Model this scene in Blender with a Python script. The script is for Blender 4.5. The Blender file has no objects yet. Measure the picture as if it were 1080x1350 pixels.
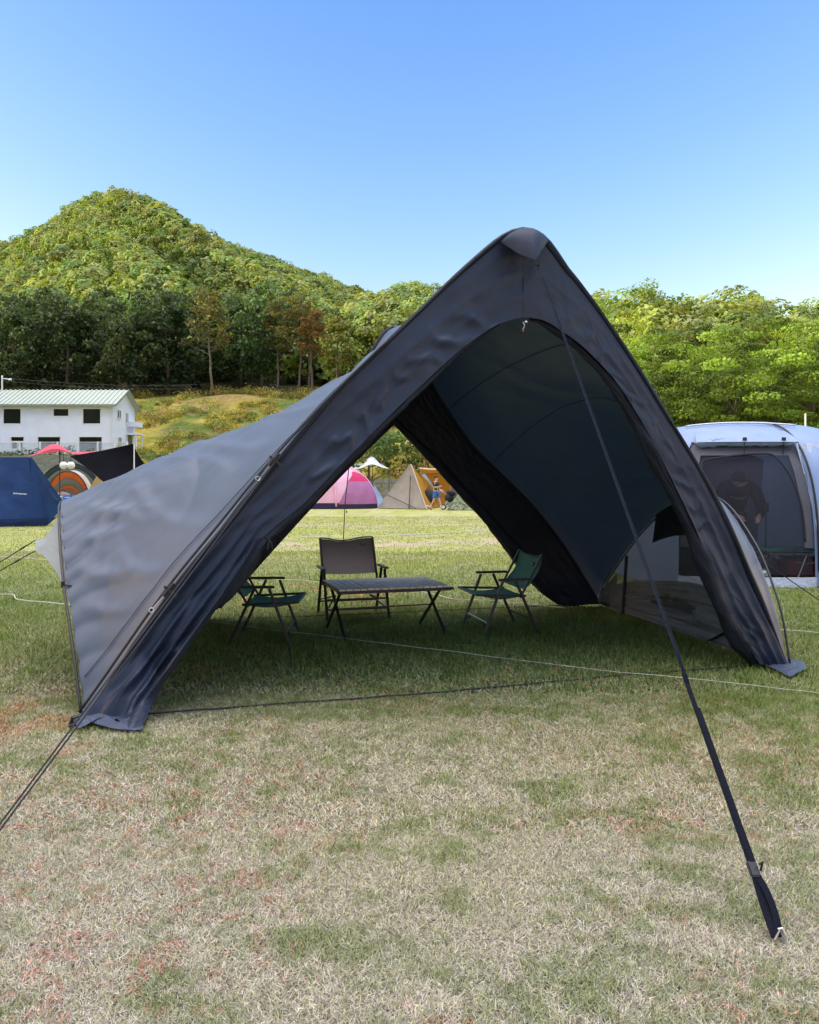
import bpy, bmesh, math, random
import numpy as np
from mathutils import Vector, Matrix

rnd = random.Random(7)
RNG = np.random.default_rng(7)
SC = bpy.context.scene
COL = SC.collection
R = math.radians

# ------------------------------------------------------------------ measuring helpers
F, CX, HY, EYE = 1080.0, 540.0, 635.0, 1.45

def P(px, py, d):
    """a point of the place, d metres in front of where the photographer stood"""
    return Vector(((px - CX) / F * d, d, EYE + (HY - py) / F * d))

def G(px, py, z=0.0):
    d = (EYE - z) * F / (py - HY)
    return Vector(((px - CX) / F * d, d, z))

def lerp(a, b, t):
    return a + (b - a) * t

def resample(pts, n, smooth=True):
    """even resampling of a polyline, rounded with a Catmull-Rom spline"""
    pts = [np.array(p, float) for p in pts]
    if smooth:
        ext = [2 * pts[0] - pts[1]] + pts + [2 * pts[-1] - pts[-2]]
        fine = []
        for i in range(1, len(ext) - 2):
            p0, p1, p2, p3 = ext[i - 1:i + 3]
            for k in range(12):
                t = k / 12
                fine.append(0.5 * ((2 * p1) + (-p0 + p2) * t + (2 * p0 - 5 * p1 + 4 * p2 - p3) * t * t + (-p0 + 3 * p1 - 3 * p2 + p3) * t ** 3))
        fine.append(pts[-1])
    else:
        fine = pts
    A = np.array(fine)
    s = np.concatenate([[0], np.cumsum(np.linalg.norm(np.diff(A, axis=0), axis=1))])
    u = np.linspace(0, s[-1], n)
    return np.stack([np.interp(u, s, A[:, k]) for k in range(A.shape[1])], axis=1)

def hash2(ix, iy, seed):
    h = (ix.astype(np.int64) * 374761393 + iy.astype(np.int64) * 668265263 + seed * 1442695041) & 0xFFFFFFFF
    h = ((h ^ (h >> 13)) * 1274126177) & 0xFFFFFFFF
    h = (h ^ (h >> 16)) & 0xFFFFFFFF
    return h / 4294967295.0

def vnoise(x, y, seed=0):
    x = np.asarray(x, float); y = np.asarray(y, float)
    ix = np.floor(x); iy = np.floor(y); fx = x - ix; fy = y - iy
    fx = fx * fx * (3 - 2 * fx); fy = fy * fy * (3 - 2 * fy)
    a = hash2(ix, iy, seed); b = hash2(ix + 1, iy, seed); c = hash2(ix, iy + 1, seed); d = hash2(ix + 1, iy + 1, seed)
    return (a * (1 - fx) + b * fx) * (1 - fy) + (c * (1 - fx) + d * fx) * fy

def fbm(x, y, seed=0, octv=4):
    s = 0; a = 0.5; n = 0
    for k in range(octv):
        s = s + a * vnoise(np.asarray(x) * 2 ** k, np.asarray(y) * 2 ** k, seed + k * 17); n += a; a *= 0.5
    return s / n

def sstep(a, b, x):
    t = np.clip((np.asarray(x, float) - a) / (b - a), 0, 1)
    return t * t * (3 - 2 * t)

# ------------------------------------------------------------------ object helpers
ORG = {}

def tag(o, label=None, cat=None, group=None, kind=None):
    if label: o['label'] = label
    if cat: o['category'] = cat
    if group: o['group'] = group
    if kind: o['kind'] = kind
    return o

def thing(name, label, cat, loc=(0, 0, 0), rz=0.0, group=None):
    o = bpy.data.objects.new(name, None)
    COL.objects.link(o)
    o.empty_display_size = 0.1
    o.location = loc; o.rotation_euler = (0, 0, rz)
    ORG[o.name] = Vector(loc)
    return tag(o, label, cat, group)

def copy_tree(o, parent=None):
    c = o.copy(); COL.objects.link(c)
    if parent is not None: c.parent = parent
    for ch in list(o.children): copy_tree(ch, c)
    return c

def origin_of(o):
    while o is not None:
        if o.name in ORG: return ORG[o.name]
        o = o.parent
    return Vector((0, 0, 0))

class MB:
    def __init__(self):
        self.v = []; self.f = []; self.uv = {}
    def add(self, vs, fs, uvs=None):
        b = len(self.v)
        self.v += [tuple(p) for p in vs]
        for f in fs: self.f.append(tuple(b + i for i in f))
        if uvs is not None:
            for i, u in enumerate(uvs): self.uv[b + i] = u
        return self
    def box(self, c, s, m=None, bev=0.0):
        m = m or Matrix.Identity(3); c = Vector(c); h = Vector(s) / 2
        if bev <= 0:
            vs = [c + m @ Vector((h.x * i, h.y * j, h.z * k)) for i in (-1, 1) for j in (-1, 1) for k in (-1, 1)]
            return self.add(vs, [(0, 1, 3, 2), (4, 6, 7, 5), (0, 4, 5, 1), (2, 3, 7, 6), (0, 2, 6, 4), (1, 5, 7, 3)])
        bm = bmesh.new(); bmesh.ops.create_cube(bm, size=1.0)
        for v in bm.verts: v.co = Vector((v.co.x * s[0], v.co.y * s[1], v.co.z * s[2]))
        bmesh.ops.bevel(bm, geom=bm.edges[:], offset=bev, segments=2, affect='EDGES')
        bm.verts.ensure_lookup_table()
        vs = [c + m @ v.co for v in bm.verts]; fs = [[v.index for v in f.verts] for f in bm.faces]
        bm.free()
        return self.add(vs, fs)
    def bar(self, a, b, w, h=None, up=(0, 0, 1), bev=0.0):
        """rectangular bar from a to b"""
        a = Vector(a); b = Vector(b); h = h or w
        y = (b - a); L = y.length; y.normalize()
        u = Vector(up)
        if abs(u.dot(y)) > 0.95: u = Vector((1, 0, 0))
        x = y.cross(u).normalized(); z = x.cross(y)
        m = Matrix((x, y, z)).transposed()
        return self.box((a + b) / 2, (w, L, h), m, bev)
    def tube(self, pts, r, n=8, cap=True):
        pts = [Vector(p) for p in pts]; k = len(pts)
        rs = r if isinstance(r, (list, tuple, np.ndarray)) else [r] * k
        vs = []; fs = []; nrm = None
        for i, p in enumerate(pts):
            t = (pts[min(i + 1, k - 1)] - pts[max(i - 1, 0)])
            if t.length < 1e-9: t = Vector((0, 0, 1))
            t.normalize()
            if nrm is None:
                nrm = t.orthogonal().normalized()
            else:
                nrm = (nrm - t * nrm.dot(t))
                nrm = nrm.normalized() if nrm.length > 1e-6 else t.orthogonal().normalized()
            bi = t.cross(nrm)
            for j in range(n):
                a = 2 * math.pi * j / n
                vs.append(p + (nrm * math.cos(a) + bi * math.sin(a)) * rs[i])
        for i in range(k - 1):
            for j in range(n):
                fs.append((i * n + j, i * n + (j + 1) % n, (i + 1) * n + (j + 1) % n, (i + 1) * n + j))
        if cap:
            fs.append(tuple(range(n - 1, -1, -1))); fs.append(tuple((k - 1) * n + j for j in range(n)))
        return self.add(vs, fs)
    def ellipsoid(self, c, r, n=12, m=8, rot=None):
        c = Vector(c); rot = rot or Matrix.Identity(3); vs = []; fs = []
        for i in range(m + 1):
            th = math.pi * i / m
            for j in range(n):
                ph = 2 * math.pi * j / n
                vs.append(c + rot @ Vector((r[0] * math.sin(th) * math.cos(ph), r[1] * math.sin(th) * math.sin(ph), r[2] * math.cos(th))))
        for i in range(m):
            for j in range(n):
                fs.append((i * n + j, (i + 1) * n + j, (i + 1) * n + (j + 1) % n, i * n + (j + 1) % n))
        return self.add(vs, fs)
    def grid(self, A):
        """A: (nu, nv, 3) array -> sheet with uv"""
        A = np.asarray(A); nu, nv = A.shape[:2]
        vs = A.reshape(-1, 3)
        fs = [(i * nv + j, (i + 1) * nv + j, (i + 1) * nv + j + 1, i * nv + j + 1) for i in range(nu - 1) for j in range(nv - 1)]
        uv = [(i / (nu - 1), j / (nv - 1)) for i in range(nu) for j in range(nv)]
        return self.add(vs, fs, uv)
    def poly(self, pts):
        return self.add(pts, [tuple(range(len(pts)))])
    def build(self, name, mat, parent=None, world=True, smooth=False, loc=None):
        off = Vector((0, 0, 0))
        if parent is not None and world: off = origin_of(parent)
        if parent is None and loc is not None: off = Vector(loc)
        me = bpy.data.meshes.new(name)
        me.from_pydata([(x - off.x, y - off.y, z - off.z) for x, y, z in self.v], [], self.f)
        if self.uv:
            ul = me.uv_layers.new(name='UVMap')
            for l in me.loops: ul.data[l.index].uv = self.uv.get(l.vertex_index, (0, 0))
        if smooth:
            me.polygons.foreach_set('use_smooth', [True] * len(me.polygons))
        me.update()
        o = bpy.data.objects.new(name, me); COL.objects.link(o)
        for mm in (mat if isinstance(mat, (list, tuple)) else [mat]): me.materials.append(mm)
        if parent is not None: o.parent = parent
        elif loc is not None:
            o.location = loc; ORG[o.name] = Vector(loc)
        return o

def np_mesh(name, V, k, mat, col=None, parent=None, loc=None, idx=None):
    """fast mesh of many k-sided faces; V (n*k,3) unless idx is given"""
    me = bpy.data.meshes.new(name)
    V = np.ascontiguousarray(V, np.float32)
    if idx is None: idx = np.arange(len(V), dtype=np.int32)
    idx = np.asarray(idx, np.int32).ravel(); nf = len(idx) // k
    me.vertices.add(len(V)); me.vertices.foreach_set('co', V.ravel())
    me.loops.add(nf * k); me.loops.foreach_set('vertex_index', idx)
    me.polygons.add(nf); me.polygons.foreach_set('loop_start', np.arange(0, nf * k, k, dtype=np.int32))
    me.update(calc_edges=True); me.validate()
    if col is not None:
        a = me.attributes.new('Col', 'FLOAT_COLOR', 'POINT')
        c = np.ones((len(V), 4), np.float32); c[:, :3] = col
        a.data.foreach_set('color', c.ravel())
    me.materials.append(mat)
    o = bpy.data.objects.new(name, me); COL.objects.link(o)
    if parent is not None: o.parent = parent
    if loc is not None: o.location = loc
    return o

# ------------------------------------------------------------------ materials
MATS = {}
def new_mat(name):
    m = bpy.data.materials.new(name); m.use_nodes = True
    nt = m.node_tree; nt.nodes.clear()
    out = nt.nodes.new('ShaderNodeOutputMaterial')
    return m, nt, out

def N(nt, typ, **kw):
    n = nt.nodes.new(typ)
    for k, v in kw.items():
        if k in n.inputs: n.inputs[k].default_value = v
        else: setattr(n, k, v)
    return n

def mat(name, col, rough=0.6, metal=0.0, var=0.12, scale=8.0, bump=0.0, bscale=60.0, spec=0.5, coat=0.0):
    if name in MATS: return MATS[name]
    m, nt, out = new_mat(name); L = nt.links.new
    b = N(nt, 'ShaderNodeBsdfPrincipled', Roughness=rough, Metallic=metal)
    b.inputs['Specular IOR Level'].default_value = spec
    tc = N(nt, 'ShaderNodeTexCoord'); ns = N(nt, 'ShaderNodeTexNoise', Scale=scale, Detail=5.0, Roughness=0.6)
    L(tc.outputs['Object'], ns.inputs['Vector'])
    mr = N(nt, 'ShaderNodeMapRange'); mr.inputs[3].default_value = 1 - var; mr.inputs[4].default_value = 1 + var
    mr.inputs[1].default_value = 0.3; mr.inputs[2].default_value = 0.7
    L(ns.outputs['Fac'], mr.inputs[0])
    mx = N(nt, 'ShaderNodeVectorMath', operation='SCALE'); mx.inputs[0].default_value = col[:3]
    L(mr.outputs[0], mx.inputs['Scale']); L(mx.outputs[0], b.inputs['Base Color'])
    mr2 = N(nt, 'ShaderNodeMapRange'); mr2.inputs[3].default_value = max(0.05, rough - 0.08); mr2.inputs[4].default_value = min(1, rough + 0.08)
    L(ns.outputs['Fac'], mr2.inputs[0]); L(mr2.outputs[0], b.inputs['Roughness'])
    if bump > 0:
        n2 = N(nt, 'ShaderNodeTexNoise', Scale=bscale, Detail=3.0); L(tc.outputs['Object'], n2.inputs['Vector'])
        bp = N(nt, 'ShaderNodeBump', Strength=bump, Distance=0.02); L(n2.outputs['Fac'], bp.inputs['Height']); L(bp.outputs[0], b.inputs['Normal'])
    L(b.outputs[0], out.inputs[0])
    MATS[name] = m
    return m

def fabric(name, col, rough=0.5, trans=0.12, tcol=None, wrinkle=0.25, su=30.0, sv=3.0, sheen=0.0, alpha=1.0, spec=0.22, dist=0.05, var=0.12):
    """tent cloth: fine weave, long wrinkles laid along the sheet, a little light passing through"""
    if name in MATS: return MATS[name]
    m, nt, out = new_mat(name); L = nt.links.new
    b = N(nt, 'ShaderNodeBsdfPrincipled', Roughness=rough)
    b.inputs['Specular IOR Level'].default_value = spec
    if sheen: b.inputs['Sheen Weight'].default_value = sheen; b.inputs['Sheen Roughness'].default_value = 0.4
    tc = N(nt, 'ShaderNodeTexCoord')
    ns = N(nt, 'ShaderNodeTexNoise', Scale=2.5, Detail=4.0); L(tc.outputs['Object'], ns.inputs['Vector'])
    mr = N(nt, 'ShaderNodeMapRange'); mr.inputs[1].default_value = 0.3; mr.inputs[2].default_value = 0.7
    mr.inputs[3].default_value = 1 - var; mr.inputs[4].default_value = 1 + var; L(ns.outputs['Fac'], mr.inputs[0])
    sc = N(nt, 'ShaderNodeVectorMath', operation='SCALE'); sc.inputs[0].default_value = col[:3]
    L(mr.outputs[0], sc.inputs['Scale']); L(sc.outputs[0], b.inputs['Base Color'])
    mp = N(nt, 'ShaderNodeMapping'); mp.inputs['Scale'].default_value = (su, sv, 1)
    L(tc.outputs['UV'], mp.inputs['Vector'])
    n1 = N(nt, 'ShaderNodeTexNoise', Scale=1.0, Detail=3.0, Roughness=0.55, Distortion=0.6); L(mp.outputs[0], n1.inputs['Vector'])
    n2 = N(nt, 'ShaderNodeTexNoise', Scale=5.0, Detail=3.0); L(tc.outputs['Object'], n2.inputs['Vector'])
    ad = N(nt, 'ShaderNodeMath', operation='MULTIPLY_ADD'); ad.inputs[1].default_value = 0.5
    L(n2.outputs['Fac'], ad.inputs[0]); L(n1.outputs['Fac'], ad.inputs[2])
    bp = N(nt, 'ShaderNodeBump', Strength=wrinkle, Distance=dist); L(ad.outputs[0], bp.inputs['Height'])
    L(bp.outputs[0], b.inputs['Normal'])
    last = b.outputs[0]
    if trans > 0:
        tr = N(nt, 'ShaderNodeBsdfTranslucent'); tr.inputs['Color'].default_value = (*(tcol or col)[:3], 1)
        L(bp.outputs[0], tr.inputs['Normal'])
        ms = N(nt, 'ShaderNodeMixShader'); ms.inputs[0].default_value = trans
        L(last, ms.inputs[1]); L(tr.outputs[0], ms.inputs[2]); last = ms.outputs[0]
    if alpha < 1:
        tp = N(nt, 'ShaderNodeBsdfTransparent'); ms = N(nt, 'ShaderNodeMixShader'); ms.inputs[0].default_value = alpha
        L(tp.outputs[0], ms.inputs[1]); L(last, ms.inputs[2]); last = ms.outputs[0]
    L(last, out.inputs[0])
    MATS[name] = m
    return m

def leaf_mat(name, trans=0.35, tint=(1, 1, 1), objtint=True):
    m, nt, out = new_mat(name); L = nt.links.new
    at = N(nt, 'ShaderNodeAttribute', attribute_name='Col')
    src = at.outputs['Color']
    if objtint:
        oi = N(nt, 'ShaderNodeObjectInfo'); mu = N(nt, 'ShaderNodeVectorMath', operation='MULTIPLY')
        L(src, mu.inputs[0]); L(oi.outputs['Color'], mu.inputs[1]); src = mu.outputs[0]
    d = N(nt, 'ShaderNodeBsdfPrincipled', Roughness=0.55); d.inputs['Specular IOR Level'].default_value = 0.25
    L(src, d.inputs['Base Color'])
    t = N(nt, 'ShaderNodeBsdfTranslucent'); ty = N(nt, 'ShaderNodeVectorMath', operation='MULTIPLY'); ty.inputs[1].default_value = (1.25 * tint[0], 1.1 * tint[1], 0.5 * tint[2])
    L(src, ty.inputs[0]); L(ty.outputs[0], t.inputs['Color'])
    ms = N(nt, 'ShaderNodeMixShader'); ms.inputs[0].default_value = trans
    L(d.outputs[0], ms.inputs[1]); L(t.outputs[0], ms.inputs[2]); L(ms.outputs[0], out.inputs[0])
    return m

LEAF = leaf_mat('leaf', 0.35)
BARK = mat('bark', (0.10, 0.075, 0.055), 0.9, var=0.35, scale=6, bump=0.6, bscale=14)
PINEBARK = mat('pine_bark', (0.15, 0.115, 0.09), 0.9, var=0.35, scale=5, bump=0.6, bscale=14)
BLACK = mat('black_metal', (0.012, 0.013, 0.016), 0.42, var=0.2, scale=30)
BLACKCORD = mat('black_cord', (0.012, 0.013, 0.018), 0.8, var=0.3, scale=80)
STEEL = mat('steel', (0.55, 0.56, 0.58), 0.35, 0.9, var=0.15, scale=30)
WHITECORD = mat('white_cord', (0.56, 0.55, 0.49), 0.8, var=0.12, scale=20)

# ------------------------------------------------------------------ camera, world, sun
cam = bpy.data.cameras.new('camera'); co = bpy.data.objects.new('camera', cam); COL.objects.link(co)
co.location = (0, 0, EYE); co.rotation_euler = (R(90), 0, 0)
cam.sensor_fit = 'AUTO'; cam.sensor_width = 36.0; cam.lens = 36.0 * F / 1350.0
cam.shift_y = -(675 - HY) / 1350.0
cam.clip_start = 0.05; cam.clip_end = 6000
SC.camera = co
SC.view_settings.view_transform = 'Standard'; SC.view_settings.look = 'None'; SC.view_settings.exposure = 0

SUN_EL, SUN_AZ = R(13), R(266)        # azimuth clockwise from +Y: the sun stands to the west, low, a little behind the viewer
sdir = Vector((math.sin(SUN_AZ) * math.cos(SUN_EL), math.cos(SUN_AZ) * math.cos(SUN_EL), math.sin(SUN_EL)))
SKY_GRADE = ((2.15, 1.56), (2.20, 1.12), (5.1, 0.33))
ZENITH_FILL = (50.0, 46.0, 40.5)
SKY_MAX = (38.0, 34.0, 16.0)
w = bpy.data.worlds.new('World'); SC.world = w; w.use_nodes = True
nt = w.node_tree; nt.nodes.clear(); L = nt.links.new
wo = nt.nodes.new('ShaderNodeOutputWorld'); bg = nt.nodes.new('ShaderNodeBackground')
sky = nt.nodes.new('ShaderNodeTexSky'); sky.sky_type = 'NISHITA'; sky.sun_disc = False
sky.sun_elevation = SUN_EL; sky.sun_rotation = SUN_AZ
sky.air_density = 1.0; sky.dust_density = 0.6; sky.ozone_density = 2.0
bg.inputs['Strength'].default_value = 0.15
sep = nt.nodes.new('ShaderNodeSeparateColor'); cmb = nt.nodes.new('ShaderNodeCombineColor'); L(sky.outputs[0], sep.inputs[0])
for ch, (gain, power) in enumerate(SKY_GRADE):           # the clear deep blue of the photograph's sky
    pw = nt.nodes.new('ShaderNodeMath'); pw.operation = 'POWER'; pw.inputs[1].default_value = power
    mu = nt.nodes.new('ShaderNodeMath'); mu.operation = 'MULTIPLY'; mu.inputs[1].default_value = gain
    L(sep.outputs[ch], pw.inputs[0]); L(pw.outputs[0], mu.inputs[0]); mn = nt.nodes.new('ShaderNodeMath'); mn.operation = 'MINIMUM'; mn.inputs[1].default_value = SKY_MAX[ch]
    L(mu.outputs[0], mn.inputs[0]); L(mn.outputs[0], cmb.inputs[ch])
# fill light added to the unseen sky overhead, to brighten the ground
wtc = nt.nodes.new('ShaderNodeTexCoord'); wsp = nt.nodes.new('ShaderNodeSeparateXYZ'); L(wtc.outputs['Generated'], wsp.inputs[0])
wmr = nt.nodes.new('ShaderNodeMapRange'); wmr.interpolation_type = 'SMOOTHSTEP'; L(wsp.outputs['Z'], wmr.inputs[0])
wmr.inputs[1].default_value = 0.58; wmr.inputs[2].default_value = 0.90; wmr.inputs[3].default_value = 0.0; wmr.inputs[4].default_value = 1.0
wns = nt.nodes.new('ShaderNodeTexNoise'); wns.inputs['Scale'].default_value = 2.5; wns.inputs['Detail'].default_value = 4.0; L(wtc.outputs['Generated'], wns.inputs['Vector'])
wml = nt.nodes.new('ShaderNodeMath'); wml.operation = 'MULTIPLY'; L(wmr.outputs[0], wml.inputs[0]); L(wns.outputs['Fac'], wml.inputs[1])
wvm = nt.nodes.new('ShaderNodeVectorMath'); wvm.operation = 'SCALE'; wvm.inputs[0].default_value = ZENITH_FILL; L(wml.outputs[0], wvm.inputs['Scale'])
wad = nt.nodes.new('ShaderNodeVectorMath'); wad.operation = 'ADD'; L(cmb.outputs[0], wad.inputs[0]); L(wvm.outputs[0], wad.inputs[1])
L(wad.outputs[0], bg.inputs['Color']); L(bg.outputs[0], wo.inputs['Surface'])
sl = bpy.data.lights.new('sun', 'SUN'); sl.energy = 5.0; sl.angle = R(0.5); sl.color = (1.0, 0.90, 0.68)
so = bpy.data.objects.new('sun', sl); COL.objects.link(so)
so.rotation_euler = (-sdir).to_track_quat('-Z', 'Y').to_euler(); so.location = sdir * 200

# ------------------------------------------------------------------ ground: one sheet out to the horizon
def axis(dense0, dense1, step, far, grow=1.22):
    a = list(np.arange(dense0, dense1 + 1e-6, step))
    s = step; x = dense1
    while x < far: s *= grow; x += s; a.append(x)
    s = step; x = dense0; pre = []
    while x > -far: s *= grow; x -= s; pre.append(x)
    return np.array(pre[::-1] + a)

STRAW = np.array((0.51, 0.46, 0.30)); PALE = np.array((0.60, 0.56, 0.48)); GREEN = np.array((0.17, 0.24, 0.05))
SHADED_GREEN = np.array((0.12, 0.21, 0.06)); RUST = np.array((0.42, 0.19, 0.08)); RED = np.array((0.50, 0.20, 0.15)); SOIL = np.array((0.50, 0.40, 0.27))
FIELD = np.array((0.38, 0.395, 0.115))

def lawn(x, y):
    """base colour of the lawn at (x, y), and how green / how red it is"""
    x = np.asarray(x, float); y = np.asarray(y, float)
    n1 = fbm(x * 0.9, y * 0.9, 3, 4); n2 = fbm(x * 3.1, y * 3.1, 11, 3); n3 = fbm(x * 0.35, y * 0.35, 23, 3)
    near = 1 - sstep(2.6, 5.2, y + 0.9 * (n3 - 0.5) * 4)
    n4 = fbm(x * 7.0, y * 7.0, 29, 3)
    n5 = fbm(x * 17.0, y * 17.0, 31, 3)
    g = sstep(0.44, 0.66, n1 * 0.18 + n2 * 0.22 + n4 * 0.30 + n5 * 0.30) * 0.66 * (1 - 0.22 * near)
    g = np.clip(g + sstep(4.3, 7.5, y + (n3 - 0.5) * 3) * 0.62, 0, 1)
    d = sstep(-4.0, 5.2, x * 0.25 + y)                       # paler close by
    c = STRAW[None] * (1 - near[:, None] * 0.55) + PALE[None] * near[:, None] * 0.55
    c = c * (1 - g[:, None]) + GREEN[None] * g[:, None]
    ff = sstep(9.5, 17, y + (n3 - 0.5) * 5)
    fcol = FIELD[None] * (0.8 + 0.4 * n2[:, None]) + (STRAW[None] - FIELD[None]) * (sstep(0.45, 0.65, n1) * 0.5)[:, None]
    c = c * (1 - ff[:, None]) + fcol * ff[:, None]
    # rusty weeds: strong beside the west foot of the tent, scattered elsewhere
    r = sstep(0.50, 0.72, fbm(x * 19.0, y * 19.0, 41, 3)) * sstep(0.36, 0.66, fbm(x * 1.1, y * 1.1, 43, 3)) * 0.50 * (1 - sstep(6, 10, y))
    r = r + sstep(0.50, 0.66, fbm(x * 2.4, y * 1.6, 57, 3)) * 1.7 * np.exp(-(((x + 2.5) / 0.85) ** 2 + ((y - 5.2) / 1.0) ** 2))
    r = r + sstep(0.45, 0.6, fbm(x * 2.0, y * 2.0, 59, 3)) * 0.8 * np.exp(-(((x + 1.2) / 1.6) ** 2 + ((y - 10.6) / 1.0) ** 2))
    r = r + sstep(0.47, 0.62, fbm(x * 9.0, y * 9.0, 61, 3)) * 0.45 * np.exp(-(((x - 1.1) / 0.5) ** 2 + ((y - 3.45) / 0.22) ** 2))
    r = np.clip(r, 0, 0.85)
    rc = RED[None] * near[:, None] + RUST[None] * (1 - near[:, None])
    c = c * (1 - r[:, None] * 0.32) + rc * (r * 0.32)[:, None]
    # worn bare strip across the field
    s = np.exp(-((y - 19.6 - 0.6 * np.sin(x * 0.5) - (n3 - 0.5) * 2.5) / 0.85) ** 2) * sstep(0.36, 0.52, n2) * (1 - sstep(3, 7, np.abs(x + 1.0)))
    s = s + 0.6 * np.exp(-((y - 27.5 - (n3 - 0.5) * 4) / 0.9) ** 2) * sstep(0.4, 0.6, n2)
    s = np.clip(s, 0, 1)
    c = c * (1 - s[:, None]) + SOIL[None] * s[:, None]
    # greener grass under the shelter, with the tent's shade also darkened into the colour
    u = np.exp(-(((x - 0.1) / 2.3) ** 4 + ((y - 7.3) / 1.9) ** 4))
    c = c * (1 - 0.7 * u[:, None]) + SHADED_GREEN[None] * (0.7 * u)[:, None]
    return c, g * (1 - 0.55 * near), r, np.clip(u + 0 * x, 0, 1), s

gx = axis(-9.0, 9.0, 0.075, 2500); gy = axis(1.2, 26.0, 0.085, 2500)
GX, GY = np.meshgrid(gx, gy, indexing='ij')
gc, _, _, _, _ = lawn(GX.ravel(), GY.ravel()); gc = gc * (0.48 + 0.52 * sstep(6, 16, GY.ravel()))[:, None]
gz = np.where((np.abs(GX) < 9.5) & (GY > 1) & (GY < 27), (fbm(GX * 1.3, GY * 1.3, 5, 3) - 0.5) * 0.035 - 0.012, -0.012)
V = np.stack([GX, GY, gz], -1).reshape(-1, 3)
nx, ny = len(gx), len(gy)
I = (np.arange(nx - 1)[:, None] * ny + np.arange(ny - 1)[None])
quads = np.stack([I, I + ny, I + ny + 1, I + 1], -1).reshape(-1, 4)

m, nt, out = new_mat('lawn'); L = nt.links.new
b = N(nt, 'ShaderNodeBsdfPrincipled', Roughness=0.9); b.inputs['Specular IOR Level'].default_value = 0.1
at = N(nt, 'ShaderNodeAttribute', attribute_name='Col'); tc = N(nt, 'ShaderNodeTexCoord')
na = N(nt, 'ShaderNodeTexNoise', Scale=42.0, Detail=6.0, Roughness=0.75); L(tc.outputs['Object'], na.inputs['Vector'])
nb = N(nt, 'ShaderNodeTexNoise', Scale=5.0, Detail=5.0, Roughness=0.7); L(tc.outputs['Object'], nb.inputs['Vector'])
m1 = N(nt, 'ShaderNodeMapRange'); m1.inputs[1].default_value = 0.3; m1.inputs[2].default_value = 0.7; m1.inputs[3].default_value = 0.55; m1.inputs[4].default_value = 1.3; L(na.outputs['Fac'], m1.inputs[0])
m2 = N(nt, 'ShaderNodeMapRange'); m2.inputs[1].default_value = 0.3; m2.inputs[2].default_value = 0.7; m2.inputs[3].default_value = 0.78; m2.inputs[4].default_value = 1.18; L(nb.outputs['Fac'], m2.inputs[0])
mm = N(nt, 'ShaderNodeMath', operation='MULTIPLY'); L(m1.outputs[0], mm.inputs[0]); L(m2.outputs[0], mm.inputs[1])
sc_ = N(nt, 'ShaderNodeVectorMath', operation='SCALE'); L(at.outputs['Color'], sc_.inputs[0]); L(mm.outputs[0], sc_.inputs['Scale'])
L(sc_.outputs[0], b.inputs['Base Color'])
bp = N(nt, 'ShaderNodeBump', Strength=0.8, Distance=0.03); L(na.outputs['Fac'], bp.inputs['Height']); L(bp.outputs[0], b.inputs['Normal'])
L(b.outputs[0], out.inputs[0])
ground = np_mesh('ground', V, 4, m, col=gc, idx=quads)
tag(ground, kind='structure')

# grass blades: short matted dry lawn with green tufts and little rusty weeds
def blades(n, y0, y1, wid, length, seed, spread=0.60):
    r = np.random.default_rng(seed)
    y = np.sqrt(r.uniform(y0 * y0, y1 * y1, n)); x = r.uniform(-spread, spread, n) * y
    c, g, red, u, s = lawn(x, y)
    keep = r.random(n) > s * 0.85
    x, y, c, g, red, u = x[keep], y[keep], c[keep], g[keep], red[keep], u[keep]; n = len(x)
    isred = r.random(n) < red * 0.42
    isgreen = (~isred) & (r.random(n) < 0.12 + 0.75 * g)
    ln = length * r.uniform(0.5, 1.35, n) * (1 + 0.25 * isgreen - 0.35 * isred)
    wd = wid * r.uniform(0.6, 1.3, n) * (1 + 1.2 * isred)
    tilt = np.where(isgreen, r.uniform(0.25, 1.15, n), r.uniform(0.85, 1.5, n)); az = r.uniform(0, 2 * np.pi, n)
    dx, dy, dz = np.sin(tilt) * np.cos(az), np.sin(tilt) * np.sin(az), np.cos(tilt)
    sx, sy = -np.sin(az), np.cos(az)
    z0 = (fbm(x * 1.3, y * 1.3, 5, 3) - 0.5) * 0.035 - 0.012 + r.uniform(0, 0.012, n)
    base = np.stack([x, y, z0], -1); side = np.stack([sx * wd / 2, sy * wd / 2, r.uniform(-.3, .3, n) * wd], -1)
    tip = base + np.stack([dx, dy, dz], -1) * ln[:, None]
    T = np.stack([base - side, base + side, tip], 1).reshape(-1, 3)
    cc = c * r.uniform(0.45, 1.5, (n, 1)) * np.stack([np.ones(n), r.uniform(0.93, 1.05, n), r.uniform(0.8, 1.25, n)], -1)
    gcol = GREEN[None] * r.uniform(0.6, 1.5, (n, 1)); gcol[:, 0] *= r.uniform(0.7, 1.5, n)
    cc = np.where(isgreen[:, None], cc * 0.45 + 0.55 * gcol * (1 - 0.5 * u[:, None]), cc)  # green blades under the shelter carry its shade in their colour
    rcol = np.where((y < 4.6)[:, None], RED[None], RUST[None]) * r.uniform(0.6, 1.5, (n, 1))
    cc = np.where(isred[:, None], rcol, cc)
    return T, np.repeat(cc, 3, axis=0)

parts = [blades(330000, 1.9, 3.4, 0.0027, 0.023, 1), blades(300000, 3.4, 5.6, 0.0038, 0.028, 2), blades(190000, 5.6, 9.5, 0.0075, 0.040, 3, 0.58),
         blades(150000, 9.5, 17.0, 0.011, 0.040, 4, 0.56), blades(90000, 17.0, 34.0, 0.020, 0.032, 5, 0.54)]
gm = leaf_mat('grass_blade', 0.18, (0.9, 0.95, 1.2), objtint=False)
grass = np_mesh('grass', np.concatenate([p[0] for p in parts]), 3, gm, col=np.concatenate([p[1] for p in parts]))
tag(grass, 'short dry lawn grass with green tufts and reddish weeds', 'grass', kind='stuff')

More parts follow.
